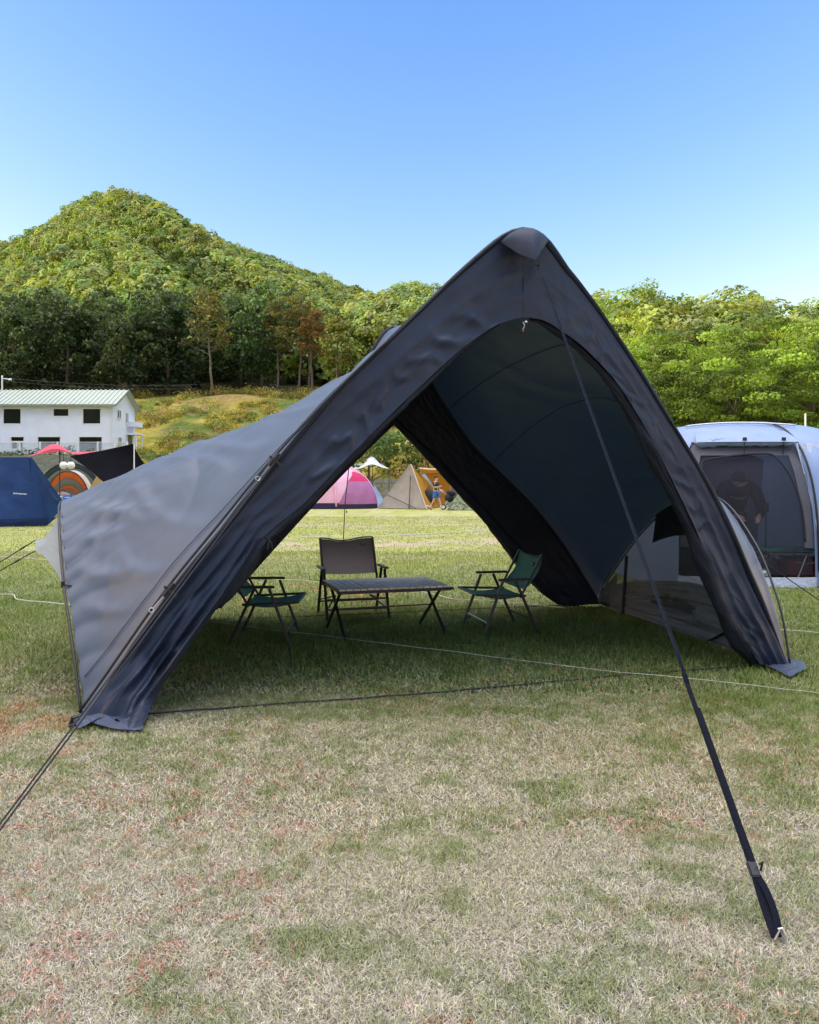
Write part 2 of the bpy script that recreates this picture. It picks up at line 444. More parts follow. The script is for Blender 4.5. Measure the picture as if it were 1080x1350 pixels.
# ------------------------------------------------------------------ hills
SKY_A = [(-700, 470), (-200, 350), (0, 313), (30, 297), (70, 273), (100, 258), (150, 247), (200, 254), (260, 282), (320, 304), (380, 329), (440, 350), (500, 374), (560, 402), (700, 470), (900, 560), (1100, 610), (2000, 634)]
SKY_B = [(300, 600), (400, 520), (440, 440), (480, 398), (520, 384), (580, 378), (680, 384), (785, 392), (840, 388), (900, 386), (1000, 390), (1080, 394), (1300, 400), (2000, 430)]
DB_T = [(300, 190), (560, 190), (700, 150), (785, 125), (1080, 110), (2000, 110)]
def tab(tb, px): return np.interp(px, [a for a, _ in tb], [b for _, b in tb])

def terrain(x, y):
    t = x / np.maximum(y, 1.0); px = CX + F * t
    hA = EYE + (HY - tab(SKY_A, px)) / F * 400 - 18.0
    s = np.clip((y - 130) / 270, 0, 1)
    f = 0.55 * s + 0.45 * s * s * (3 - 2 * s)
    lo = np.interp(y, [50, 58, 68, 84, 100, 112, 130], [-0.3, -0.05, 3.7, 4.3, 9.0, 12.3, 15.5])
    east = sstep(600, 900, px)
    lo = lo * (1 - 0.65 * east)
    zA = np.where(y < 130, lo, lo + (np.maximum(hA, lo) - lo) * f)
    pr = np.interp(y, [130, 220, 300, 400], [520, 390, 225, 80]); ws = np.sin(np.pi * np.clip((y - 150) / 270, 0, 1)) ** 0.8
    zA = zA + ws * (9 * np.exp(-((px - pr) / 55.0) ** 2) - 16 * np.sin(np.pi * np.clip((y - 150) / 225, 0, 1)) * np.exp(-((px - pr - 120) / 75.0) ** 2) + 7 * np.exp(-((px - pr + 190) / 45.0) ** 2) - 6 * np.exp(-((px - pr + 110) / 45.0) ** 2))
    zA = np.where(y > 400, zA - (y - 400) * 0.25, zA)
    D = tab(DB_T, px); hB = EYE + (HY - tab(SKY_B, px)) / F * D - 8.0
    q = np.clip((y - 62) / np.maximum(D - 62, 1), 0, 1)
    zB = -0.4 + (hB + 0.4) * (0.75 * q + 0.25 * q * q * (3 - 2 * q))
    zB = np.where(y > D, hB - (y - D) * 0.12, zB)
    z = np.maximum(zA, zB)
    z = z + (fbm(x * 0.05, y * 0.05, 71, 3) - 0.5) * np.clip((y - 70) * 0.03, 0, 4)
    z = z + 1.0 * np.exp(-(((x + 24.5) / 5.5) ** 2 + ((y - 113.0) / 4.0) ** 2))     # grassy mound
    return z

tx = np.linspace(-1.15, 1.15, 260); ty = np.concatenate([np.linspace(50, 160, 90), np.linspace(163, 900, 90)])
TT, TY = np.meshgrid(tx, ty, indexing='ij'); TX = TT * TY; TZ = terrain(TX, TY)
V = np.stack([TX, TY, TZ], -1).reshape(-1, 3); nx, ny = len(tx), len(ty)
I = (np.arange(nx - 1)[:, None] * ny + np.arange(ny - 1)[None]); quads = np.stack([I, I + ny, I + ny + 1, I + 1], -1).reshape(-1, 4)
tn = fbm(TX.ravel() * 0.22, TY.ravel() * 0.22, 81, 4); tn2 = fbm(TX.ravel() * 0.9, TY.ravel() * 0.9, 83, 3)
yel = np.array((0.40, 0.34, 0.06)); grn = np.array((0.13, 0.18, 0.035)); brn = np.array((0.36, 0.25, 0.12)); flo = np.array((0.055, 0.06, 0.025))
k1 = sstep(0.42, 0.58, tn)[:, None]; k2 = sstep(0.52, 0.68, tn2)[:, None]
tc_ = yel * (1 - k1) + grn * k1; tc_ = tc_ * (1 - 0.6 * k2) + brn * 0.6 * k2
mo = np.exp(-(((TX.ravel() + 25.0) / 5.5) ** 2 + ((TY.ravel() - 112.0) / 4.5) ** 2))[:, None]
tc_ = tc_ * (1 - 0.8 * mo) + brn * 0.62 * 0.8 * mo
gy_ = (sstep(-20, -26, TX.ravel()) * (1 - sstep(70, 76, TY.ravel())))[:, None]; tc_ = tc_ * (1 - gy_) + np.array((0.13, 0.14, 0.10)) * gy_
fo = sstep(118, 128, TY.ravel())[:, None]; fo = np.maximum(fo, (sstep(700, 800, (CX + F * TT).ravel()))[:, None])
tc_ = tc_ * (1 - fo) + flo * fo
m, nt, out = new_mat('hill_soil'); L = nt.links.new
b = N(nt, 'ShaderNodeBsdfPrincipled', Roughness=0.95); b.inputs['Specular IOR Level'].default_value = 0.1
at = N(nt, 'ShaderNodeAttribute', attribute_name='Col'); tc = N(nt, 'ShaderNodeTexCoord')
na = N(nt, 'ShaderNodeTexNoise', Scale=1.6, Detail=8.0, Roughness=0.75); L(tc.outputs['Object'], na.inputs['Vector'])
m1 = N(nt, 'ShaderNodeMapRange'); m1.inputs[1].default_value = 0.3; m1.inputs[2].default_value = 0.7; m1.inputs[3].default_value = 0.5; m1.inputs[4].default_value = 1.4; L(na.outputs['Fac'], m1.inputs[0])
sc_ = N(nt, 'ShaderNodeVectorMath', operation='SCALE'); L(at.outputs['Color'], sc_.inputs[0]); L(m1.outputs[0], sc_.inputs['Scale']); L(sc_.outputs[0], b.inputs['Base Color'])
bp = N(nt, 'ShaderNodeBump', Strength=0.9, Distance=0.6); L(na.outputs['Fac'], bp.inputs['Height']); L(bp.outputs[0], b.inputs['Normal'])
L(b.outputs[0], out.inputs[0])
HILLSOIL = m
hill = np_mesh('hill', V, 4, m, col=tc_, idx=quads); hill.data.polygons.foreach_set('use_smooth', [True] * len(hill.data.polygons))
tag(hill, kind='structure')

# the wooded ridge west of the field, behind which the low sun stands: it shades the camp
uh = Vector((sdir.x, sdir.y, 0)).normalized(); vh = Vector((-uh.y, uh.x, 0))
if vh.y < 0: vh = -vh
tanE = math.tan(SUN_EL); RU = 120.0
us = np.linspace(-55, 120, 40); vs_ = np.linspace(-220, 230, 120)
UU, VV = np.meshgrid(us, vs_, indexing='ij')
crest = 4.2 + RU * tanE + 2.0 * sstep(95, 150, VV) + (fbm(VV * 0.12, VV * 0 + 3, 91, 3) - 0.5) * 2.5
crest = crest * (1 - sstep(170, 225, np.abs(VV)))
RZ = crest * np.exp(-(UU / 30.0) ** 2) - 0.3 + (fbm(UU * 0.2, VV * 0.2, 95, 3) - 0.5) * 1.2
RX = uh.x * (RU + UU) + vh.x * VV; RY = uh.y * (RU + UU) + vh.y * VV
V = np.stack([RX, RY, RZ], -1).reshape(-1, 3); nx, ny = UU.shape
I = (np.arange(nx - 1)[:, None] * ny + np.arange(ny - 1)[None]); quads = np.stack([I, I + ny, I + ny + 1, I + 1], -1).reshape(-1, 4)
ridge = np_mesh('hill', V, 4, HILLSOIL, col=np.tile(np.array((0.09, 0.12, 0.035)), (len(V), 1)), idx=quads)
ridge.data.polygons.foreach_set('use_smooth', [True] * len(ridge.data.polygons)); tag(ridge, kind='structure')

# ------------------------------------------------------------------ trees
def unit(v): return v / np.maximum(np.linalg.norm(v, axis=-1, keepdims=True), 1e-9)

def leaf_quads(c, n, size, r, aspect=0.7):
    """diamond leaves (4 verts each) at c facing n"""
    k = len(c)
    a = unit(np.cross(n, r.normal(size=(k, 3)))); b_ = np.cross(n, a)
    s = size[:, None] if np.ndim(size) else size
    return np.stack([c - a * s * 0.5, c + b_ * s * 0.5 * aspect, c + a * s * 0.5, c - b_ * s * 0.5 * aspect], 1).reshape(-1, 3)

def crown_leaves(r, rx, rz, zc, nclump, nleaf, leaf, base=(0.10, 0.13, 0.03), flat=0.6, clumpr=0.30, low=-0.6, hv=0.35):
    """leaf clumps spread through the volume of a crown of radius rx and half height rz about height zc"""
    d = unit(r.normal(size=(nclump * 3, 3))); d = d[d[:, 2] > low][:nclump]; k = len(d)
    rad = r.uniform(0.45, 1.0, k) ** 0.6
    lump = 1 + 0.28 * np.sin(d[:, 0] * 4 + r.uniform(0, 6)) * np.cos(d[:, 1] * 3.3 + r.uniform(0, 6))
    cc = d * (rad * lump)[:, None] * np.array((rx, rx, rz)) + np.array((0, 0, zc))
    cr = rx * clumpr * r.uniform(0.65, 1.3, k)
    ci = np.repeat(np.arange(k), nleaf); m_ = len(ci)
    ld = unit(r.normal(size=(m_, 3)) + np.array((0, 0, 0.25)))
    p = cc[ci] + ld * (cr[ci] * r.uniform(0.35, 1.05, m_) ** 0.5)[:, None] * np.array((1, 1, flat))
    nn = unit(ld * 0.7 + r.normal(size=(m_, 3)) * 0.55 + np.array((0, 0, 0.35)))
    V = leaf_quads(p, nn, leaf * r.uniform(0.6, 1.35, m_), r)
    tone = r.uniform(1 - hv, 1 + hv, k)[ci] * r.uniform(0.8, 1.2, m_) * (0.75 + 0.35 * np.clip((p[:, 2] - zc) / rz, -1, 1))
    col = np.array(base)[None] * tone[:, None]; col[:, 0] *= r.uniform(0.85, 1.2, m_)
    return V, np.repeat(col, 4, axis=0), cc

def trunk_mesh(r, h, r0, limbs, lean=0.04, n=8):
    mb = MB(); pts = []; x = y = 0.0
    for i in range(9):
        pts.append(Vector((x, y, h * i / 8))); x += r.normal() * lean * h / 8; y += r.normal() * lean * h / 8
    mb.tube(pts, [r0 * (1.25 if i == 0 else 1) * (1 - 0.78 * i / 8) for i in range(9)], n)
    for t in limbs:
        t = Vector(t); zb = min(h * 0.93, max(h * 0.30, t.z - 0.55 * math.hypot(t.x, t.y)))
        k = min(7, int(zb / h * 8)); f_ = zb / h * 8 - k; p0 = pts[k].lerp(pts[k + 1], f_)
        mid = p0.lerp(t, 0.5) + Vector((0, 0, -0.06 * (t - p0).length)) + Vector(r.normal(size=3)) * 0.05 * (t - p0).length
        rr = r0 * 0.42 * (1 - 0.6 * zb / h)
        mb.tube([p0, p0.lerp(mid, 0.6), mid, mid.lerp(t, 0.55), t], [rr, rr * 0.8, rr * 0.62, rr * 0.42, rr * 0.18], 5, cap=False)
    return mb

def make_tree(name, label, group, seed, h, rx, rz, zc, nclump, nleaf, leaf, base, r0=0.2, bark=BARK, th=None, nl=10, **kw):
    r = np.random.default_rng(seed)
    t = thing(name, label, 'tree', (0, 0, 0), 0, group)
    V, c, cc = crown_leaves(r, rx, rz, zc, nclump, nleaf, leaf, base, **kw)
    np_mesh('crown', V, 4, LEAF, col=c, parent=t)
    trunk_mesh(r, th or h * 0.9, r0, cc[:nl]).build('trunk', bark, t, world=False, smooth=True)
    return t

def pine_leaves(r, h, bare, rx, n_lay, base):
    Vs = []; Cs = []; tips = []
    for k in range(n_lay):
        f_ = k / (n_lay - 1); z = h * (bare + (1 - bare) * f_); rr = rx * (1 - 0.62 * f_ ** 1.6) * r.uniform(0.75, 1.15)
        for j in range(r.integers(4, 7)):
            a = r.uniform(0, 2 * math.pi); q = rr * r.uniform(0.35, 0.95)
            c = np.array((q * math.cos(a), q * math.sin(a), z + r.normal() * 0.35)); tips.append(c)
            m_ = 46; ld = unit(r.normal(size=(m_, 3)))
            p = c + ld * np.array((rx * 0.36, rx * 0.36, rx * 0.15)) * (r.uniform(0.2, 1, m_) ** 0.5)[:, None]
            nn = unit(r.normal(size=(m_, 3)) * 0.8 + np.array((0, 0, 0.7)))
            Vs.append(leaf_quads(p, nn, 0.52 * r.uniform(0.6, 1.3, m_), r, 0.5))
            col = np.array(base)[None] * (r.uniform(0.6, 1.35) * r.uniform(0.75, 1.25, m_))[:, None]; Cs.append(np.repeat(col, 4, axis=0))
    return np.concatenate(Vs), np.concatenate(Cs), tips

def make_pine(name, label, group, seed, h, bare, rx, n_lay, base, r0=0.2):
    r = np.random.default_rng(seed); t = thing(name, label, 'tree', (0, 0, 0), 0, group)
    V, c, tips = pine_leaves(r, h, bare, rx, n_lay, base)
    np_mesh('crown', V, 4, LEAF, col=c, parent=t)
    trunk_mesh(r, h * 0.97, r0, tips[::3], 0.06).build('trunk', PINEBARK, t, world=False, smooth=True)
    return t

def place(t, x, y, s=1.0, rz=0.0, z=None, tint=None, sz=None, lean=0.0):
    t.location = (x, y, (float(terrain(np.array([x]), np.array([y]))[0]) - 0.15) if z is None else z)
    t.rotation_euler = (0, lean, rz); t.scale = (s, s, sz or s)
    for ch in t.children: ch.color = (*(tint or (1, 1, 1)), 1)
    return t

used = set()
def put(proto, x, y, s, tint=None, label=None, group=None, sz=None, z=None, lean=0.0, rz=None):
    o = proto if proto.name not in used else copy_tree(proto)
    used.add(proto.name)
    if label: o['label'] = label
    if group: o['group'] = group
    elif 'group' in o and label: del o['group']
    return place(o, x, y, s, rnd.uniform(0, 6.28) if rz is None else rz, z, tint, sz, lean)

YG = (0.27, 0.34, 0.05); MG = (0.16, 0.22, 0.04); DG = (0.068, 0.125, 0.045); PN = (0.14, 0.145, 0.05)
EDGE_LBL, EDGE_GRP = 'tall dark green broadleaf tree in the front row of the hillside wood', 'trees along the foot of the wooded hill'
EAST_LBL, EAST_GRP = 'sunlit yellow-green broadleaf tree on the slope above the grey dome tent', 'yellow-green trees on the slope above the dome tent'
LUSH_LBL, LUSH_GRP = 'bright green layered tree standing just behind the grey dome tent', 'bright green trees just behind the dome tent'
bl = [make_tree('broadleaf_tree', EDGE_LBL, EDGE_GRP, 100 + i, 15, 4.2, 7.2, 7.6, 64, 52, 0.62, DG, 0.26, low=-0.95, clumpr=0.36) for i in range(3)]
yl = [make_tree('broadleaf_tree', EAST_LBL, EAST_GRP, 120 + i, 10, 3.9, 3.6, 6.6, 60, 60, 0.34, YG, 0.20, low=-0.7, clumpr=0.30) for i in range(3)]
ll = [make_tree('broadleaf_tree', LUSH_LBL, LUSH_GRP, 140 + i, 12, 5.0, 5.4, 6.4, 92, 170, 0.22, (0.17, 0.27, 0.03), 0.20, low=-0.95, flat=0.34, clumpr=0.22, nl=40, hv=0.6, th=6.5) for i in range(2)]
pine = [make_pine('pine_tree', 'pine', 'brown-crowned pines at the edge of the wood', 160 + i, 14.5, 0.52, 3.3, 8, PN, 0.2) for i in range(2)]

def at(px, d): return ((px - CX) / F * d, d)
edge = [(-20, 128), (18, 122), (52, 133), (88, 124), (120, 130), (158, 121), (196, 132), (222, 126), (255, 134), (318, 137), (345, 131), (-5, 141), (70, 145), (140, 144), (210, 146), (290, 147), (380, 150), (430, 149)]
for i, (px, d) in enumerate(edge):
    x, y = at(px, d); dark = 0.75 if px < 260 else 1.1
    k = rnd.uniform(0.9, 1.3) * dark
    put(bl[i % 3], x, y, rnd.uniform(0.9, 1.15), (k * rnd.uniform(0.9, 1.15), k, k), EDGE_LBL, EDGE_GRP, sz=rnd.uniform(0.95, 1.2))
pin = [(281, 121, 1.05, 'tall brown-crowned pine standing alone in front of the dark wood', 0.05), (366, 127, 0.95, 'slim brown-crowned pine, first of the pines above the grassy mound', 0.0), (392, 125, 1.0, 'bushy brown-crowned pine in the middle of the pines above the mound', 0.02),
       (407, 129, 0.95, 'straight pine with long bare trunk between the bushy pine and the red one', -0.02), (414, 122, 0.85, 'rust-red dying pine with drooping sparse needles beside the pale tree', 0.0)]
for i, (px, d, s, lb, ln) in enumerate(pin):
    x, y = at(px, d); put(pine[i % 2], x, y, s, (1.0, 0.98, 0.85) if i < 4 else (1.25, 0.75, 0.62), lb, 'brown-crowned pines at the edge of the wood', lean=ln)
x, y = at(446, 118)
put(make_tree('slender_tree', 'slender pale green tree rising at the east end of the pines', None, 180, 14, 2.1, 5.6, 8.0, 46, 60, 0.42, (0.20, 0.23, 0.05), 0.16, low=-0.9, clumpr=0.42), x, y, 1.0)
for i in range(16):
    px = 770 + i * 22 + rnd.uniform(-8, 8); d = [92, 106, 78][i % 3] + rnd.uniform(-5, 5)
    x, y = at(px, d); k = rnd.uniform(0.65, 1.25)
    put(yl[i % 3], x, y, rnd.uniform(0.75, 1.2) * (0.72 if px > 880 else 1.0), (k * rnd.uniform(0.80, 1.02), k, k), EAST_LBL, EAST_GRP)
for i, (px, d) in enumerate([(812, 66), (862, 60), (918, 65), (966, 57), (1016, 64), (1070, 58), (1118, 63), (895, 76), (990, 77), (1052, 74)]):
    x, y = at(px, d); k = [1.05, 0.8, 1.2, 0.95, 0.72, 1.1, 0.9, 0.7, 0.85, 1.0][i]
    put(ll[i % 2], x, y, rnd.uniform(0.9, 1.1), (k, k, k), LUSH_LBL, LUSH_GRP)
x, y = at(487, 55)
put(make_tree('spreading_tree', 'spreading dark green tree with forked trunk behind the pink tent', None, 190, 5, 3.4, 1.7, 3.3, 60, 60, 0.24, (0.085, 0.15, 0.035), 0.14, low=-0.5, flat=0.35, clumpr=0.28, th=3.3, nl=16), x, y, 1.0, z=-0.05)
x, y = at(596, 60)
put(make_tree('small_tree', 'small russet-leaved tree above the mustard tarp', None, 191, 4.5, 2.0, 1.7, 2.9, 30, 60, 0.24, (0.22, 0.10, 0.05), 0.10, low=-0.7, clumpr=0.36), x, y, 1.0, z=0.0)

# the wood covering the hill: one mass
def wood(seed, n, t0, t1, y0, y1, keep, rmin, rmax, nleaf, leaf, palette):
    r = np.random.default_rng(seed)
    y = np.sqrt(r.uniform(y0 * y0, y1 * y1, n)); t = r.uniform(t0, t1, n); x = t * y
    ok = keep(x, y, t); x, y = x[ok], y[ok]; n = len(x); z = terrain(x, y)
    rr = r.uniform(rmin, rmax, n); hh = r.uniform(3.5, 6.5, n)
    pal = np.array(palette); ci = r.integers(0, len(pal), n)
    zone = fbm(x * 0.03, y * 0.03, 131, 3)
    tcol = pal[ci] * r.uniform(0.75, 1.25, (n, 1)); tcol = tcol * (0.75 + 0.5 * zone[:, None])
    ti = np.repeat(np.arange(n), nleaf); m_ = len(ti)
    # leaves lie on a few lobes of each crown so that it has lumps and hollows
    lobes = unit(r.normal(size=(n, 7, 3)) + np.array((0, 0, 0.45)))
    lb = lobes[ti, r.integers(0, 7, m_)]
    ld = unit(r.normal(size=(m_, 3)) * 0.6 + lb)
    c = np.stack([x, y, z + hh], -1)[ti] + lb * (rr[ti] * 0.55)[:, None] + ld * (rr[ti] * 0.55 * r.uniform(0.7, 1.1, m_))[:, None] * np.array((1, 1, 0.85))
    nn = unit(ld + lb * 0.6 + np.array((0, 0, 0.25)) + r.normal(size=(m_, 3)) * 0.33)
    V = leaf_quads(c, nn, leaf * (rr[ti] / 3.4) * r.uniform(0.6, 1.3, m_), r, 0.85)
    cl = tcol[ti] * r.uniform(0.8, 1.2, (m_, 1))
    return V, np.repeat(cl, 4, axis=0)

PAL = [(0.25, 0.34, 0.075), (0.19, 0.29, 0.07), (0.31, 0.37, 0.085), (0.13, 0.22, 0.065), (0.24, 0.31, 0.10), (0.25, 0.28, 0.10)]
A = wood(301, 7600, -0.70, 0.02, 138, 410, lambda x, y, t: (y > 140), 1.9, 4.0, 125, 0.92, PAL)
B = wood(302, 760, -0.10, 0.56, 88, 200, lambda x, y, t: (y < tab(DB_T, CX + F * t) + 6) & (y > np.where(t < 0.1, 128, 76)), 2.4, 4.3, 230, 0.62, PAL[:3] + PAL[4:])
wd = np_mesh('forest', np.concatenate([A[0], B[0]]), 4, LEAF, col=np.concatenate([A[1], B[1]]))
tag(wd, 'dense yellow-green broadleaf forest covering the hill', 'forest', kind='stuff')

# low scrub on the grassy slope and at the foot of the wood
r = np.random.default_rng(401); n = 2200
y = r.uniform(60, 124, n); t = r.uniform(-0.5, 0.12, n); x = t * y; z = terrain(x, y)
ok = (fbm(x * 0.15, y * 0.15, 141, 3) > 0.46) & ~((np.abs(x + 25) < 4.5) & (np.abs(y - 112) < 3)) & ~((x < -27) & (y < 92)); x, y, z = x[ok], y[ok], z[ok]; n = len(x)
sz = r.uniform(0.35, 0.95, n) * np.where(y > 112, 1.7, 1.0); ti = np.repeat(np.arange(n), 70); m_ = len(ti)
ld = unit(r.normal(size=(m_, 3)) + np.array((0, 0, 0.5)))
c = np.stack([x, y, z + sz * 0.35], -1)[ti] + ld * (sz[ti] * r.uniform(0.4, 1.1, m_))[:, None] * np.array((1.3, 1.3, 0.75))
pal = np.array([(0.36, 0.31, 0.05), (0.26, 0.26, 0.04), (0.15, 0.19, 0.035), (0.33, 0.24, 0.09)])
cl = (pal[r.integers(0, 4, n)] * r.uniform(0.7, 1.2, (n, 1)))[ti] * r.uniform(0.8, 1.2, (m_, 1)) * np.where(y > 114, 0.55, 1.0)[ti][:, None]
sb = np_mesh('undergrowth', leaf_quads(c, unit(ld + r.normal(size=(m_, 3)) * 0.5), 0.22 * r.uniform(0.6, 1.3, m_), r, 0.8), 4, LEAF, col=np.repeat(cl, 4, axis=0))
tag(sb, 'low yellowish scrub and weeds on the grassy slope', 'undergrowth', kind='stuff')

# ------------------------------------------------------------------ the big charcoal shelter tent
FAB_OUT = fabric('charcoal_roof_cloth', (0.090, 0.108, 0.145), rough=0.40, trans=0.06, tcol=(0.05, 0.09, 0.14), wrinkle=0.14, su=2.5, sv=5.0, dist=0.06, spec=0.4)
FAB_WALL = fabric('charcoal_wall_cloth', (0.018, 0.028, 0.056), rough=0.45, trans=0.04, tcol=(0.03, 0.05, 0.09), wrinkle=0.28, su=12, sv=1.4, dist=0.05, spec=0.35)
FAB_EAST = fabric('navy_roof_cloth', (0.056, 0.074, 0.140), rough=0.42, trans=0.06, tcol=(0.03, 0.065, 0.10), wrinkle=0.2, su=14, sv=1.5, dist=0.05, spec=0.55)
FAB_ROLL = fabric('rolled_cloth', (0.016, 0.020, 0.034), rough=0.45, trans=0.0, wrinkle=0.6, su=14, sv=7.0, dist=0.04)
FAB_FLAP = fabric('pale_flap_cloth', (0.50, 0.54, 0.56), rough=0.6, trans=0.45, wrinkle=0.15, su=4, sv=4)
FAB_FOOT = fabric('slate_skirt_cloth', (0.065, 0.08, 0.125), rough=0.4, trans=0.0, wrinkle=0.5, su=9, sv=3, dist=0.05)
NET = fabric('insect_net', (0.060, 0.064, 0.078), rough=0.8, trans=0.0, wrinkle=0.05, su=5, sv=5, alpha=0.82)
NETCLOTH = fabric('half_sheer_curtain', (0.19, 0.20, 0.235), rough=0.45, trans=0.10, wrinkle=0.9, su=2.0, sv=9.0, alpha=0.97, dist=0.06)

FL, FR = np.array(G(113, 946)), np.array(G(1038, 880))
BL, BR = np.array((-2.58, 8.40, 0.0)), np.array(G(792, 797))

def on_plane(px, py, A, B):
    dirv = np.array(((px - CX) / F, 1.0, (HY - py) / F)); e = B - A; nrm = np.array((-e[1], e[0], 0.0))
    o = np.array((0, 0, EYE)); d = nrm.dot(A - o) / nrm.dot(dirv); p = o + dirv * d
    if p[2] < 0.012:
        q = np.array(G(px, py, 0.012)); return q
    return p

fp = lambda px, py: on_plane(px, py, FL, FR)
bp_ = lambda px, py: on_plane(px, py, BL, BR)
NH = 44
out_w = resample([fp(*q) for q in [(690, 303), (668, 309), (645, 326), (600, 366), (520, 442), (440, 521), (370, 604), (300, 690), (230, 775), (150, 893), (113, 945)]], NH)
out_e = resample([fp(*q) for q in [(690, 303), (706, 306), (720, 317), (747, 356), (760, 371), (807, 434), (849, 498), (878, 545), (910, 597), (941, 651), (967, 704), (989, 755), (1010, 806), (1026, 846), (1038, 879)]], NH)
in_w = resample([fp(*q) for q in [(690, 418), (665, 424), (640, 437), (600, 467), (560, 504), (530, 532), (500, 562), (450, 612), (400, 664), (347, 708), (330, 736), (310, 769), (275, 816), (240, 868), (213, 908), (186, 960)]], NH)
in_e = resample([fp(*q) for q in [(690, 418), (715, 421), (740, 436), (770, 458), (810, 500), (840, 545), (865, 590), (890, 640), (915, 692), (940, 752), (965, 812), (985, 850), (1003, 876)]], NH)
bout_e = resample([bp_(*q) for q in [(521, 431), (534, 440), (552, 470), (578, 522), (619, 583), (664, 630), (705, 671), (747, 726), (776, 770), (792, 796)]], NH)
bin_e = resample([bp_(*q) for q in [(492, 535), (505, 543), (518, 556), (560, 598), (600, 640), (645, 691), (690, 743), (715, 774), (738, 790), (762, 798)]], NH)
eB = (BR - BL); eBl = np.linalg.norm(eB); eB = eB / eBl
def mirror_b(A):
    s0 = (bout_e[0] - BL).dot(eB); s = (A - BL).dot(eB); k = s0 / (eBl - s0)
    return BL[None] + np.outer(s0 - (s - s0) * k, eB) + np.outer(A[:, 2], np.array((0, 0, 1.0)))
bout_w = mirror_b(bout_e); bin_w = mirror_b(bin_e)

# low side hoops that push the west and east walls outward
hoop_e = resample([FR, (2.97, 6.52, 0.36), (2.98, 6.70, 0.62), (2.97, 7.0, 0.93), (2.93, 7.55, 1.24), (2.86, 8.05, 1.31), (2.76, 8.62, 1.20), (2.62, 9.1, 0.95), (2.46, 9.45, 0.60), (2.31, 9.7, 0.24), BR], NH)
hoop_f = hoop_e - np.stack([0.06 * np.sin(np.pi * np.clip(np.linspace(0, 1, NH) / 0.45, 0, 1)), np.zeros(NH), np.zeros(NH)], 1)
hoop_w = resample([FL, (-2.14, 5.26, 0.40), (-2.32, 5.55, 0.76), (-2.52, 5.95, 1.10), (-2.72, 6.45, 1.29), (-2.82, 7.0, 1.22), (-2.83, 7.5, 1.02), (-2.79, 7.95, 0.72), (-2.68, 8.25, 0.35), BL], NH)

tent = thing('shelter_tent', 'large charcoal open-fronted shelter tent with peaked apex, furniture standing under it', 'tent', (0.4, 7.2, 0))

def coons(Cf, Cr, hoop, NU, NV, sag, billow, seed, gather=0.0, slack=0.1, creases=()):
    u = np.linspace(0, 1, NU)[:, None, None]; v = np.linspace(0, 1, NV)[None, :, None]
    vi = np.linspace(0, 1, NV) * (NH - 1); ui = np.linspace(0, 1, NU) * (NH - 1)
    smp = lambda A, i: np.stack([np.interp(i, np.arange(NH), A[:, k]) for k in range(3)], 1)
    f = smp(Cf, vi)[None]; rr_ = smp(Cr, vi)[None]; hp = smp(hoop, ui)[:, None]
    rg = (1 - u) * Cf[0] + u * Cr[0]; rg = rg - np.array((0, 0, 1.0)) * (sag * 4 * u * (1 - u))
    S = (1 - u) * f + u * rr_ + (1 - v) * rg + v * hp - ((1 - u) * (1 - v) * Cf[0] + (1 - u) * v * Cf[-1] + u * (1 - v) * Cr[0] + u * v * Cr[-1])
    du = np.gradient(S, axis=0); dv = np.gradient(S, axis=1); nn = unit(np.cross(du, dv))
    U = u[..., 0] + 0 * v[..., 0]; Vv = v[..., 0] + 0 * u[..., 0]
    win = (np.sin(np.pi * U) ** 0.7) * (np.sin(np.pi * np.clip(Vv * 0.98 + 0.01, 0, 1)) ** 0.5)
    dsp = -slack * np.sin(np.pi * U) * np.sin(np.pi * Vv ** 0.9) * np.sign(nn[45, 48, 2]) + billow * win * (fbm(U * 3.2 + Vv * 2.0, Vv * 5 - U * 1.5, seed, 3) - 0.5) * 2
    # long drape folds that run from the front pole back to the hoop
    w1 = Vv * 4.6 + U * 3.4 + 2.2 * fbm(U * 2.2, Vv * 2.6, seed + 5, 2)
    dsp = dsp + 0.034 * win * (np.abs(np.sin(w1 * np.pi)) ** 0.6 - 0.6) * sstep(0.40, 0.62, fbm(U * 2.6, Vv * 3.1, seed + 9, 2))
    w2 = Vv * 15.0 - U * 3.5 + 1.5 * fbm(U * 4, Vv * 4, seed + 6, 2); dsp = dsp + 0.006 * win * (np.abs(np.sin(w2 * np.pi)) ** 0.5 - 0.6) * sstep(0.45, 0.65, fbm(U * 3.6 + 7, Vv * 4.1, seed + 12, 2))
    rc = np.random.default_rng(seed + 40)
    for (u0, v0, u1, v1, bow, amp, wid) in creases:
        tt = np.clip(((U - u0) * (u1 - u0) + (Vv - v0) * (v1 - v0)) / ((u1 - u0) ** 2 + (v1 - v0) ** 2), -0.2, 1.2)
        nl = math.hypot(u1 - u0, v1 - v0); dd = ((U - u0) * (v1 - v0) - (Vv - v0) * (u1 - u0)) / nl + bow * 4 * tt * (1 - tt) + 0.006 * (fbm(tt * 9, tt * 0 + bow * 50, seed + 41, 2) - 0.5)
        lng = np.clip(np.minimum(tt + 0.02, 1.02 - tt) / 0.35, 0, 1) ** 1.2; q_ = dd / wid
        dsp = dsp + 0.50 * amp * lng * (np.exp(-q_ ** 2) - 0.55 * np.exp(-((q_ - 1.9) / 1.5) ** 2))
    if gather:
        g = np.exp(-(1 - Vv) / 0.13) * np.sin(np.pi * np.clip(U, 0, 1)) ** 0.5
        gq = U * 22 + (1 - Vv) * 14 * (0.42 - U) + 5.0 * fbm(U * 4, Vv * 3, seed + 3, 2)
        dsp = dsp + gather * 0.28 * g * (np.abs(np.sin(np.pi * gq)) ** 0.7 - 0.6) * (0.35 + 0.65 * vnoise(gq * 0.5, Vv * 2, seed + 4))
    return S + nn * dsp[..., None]

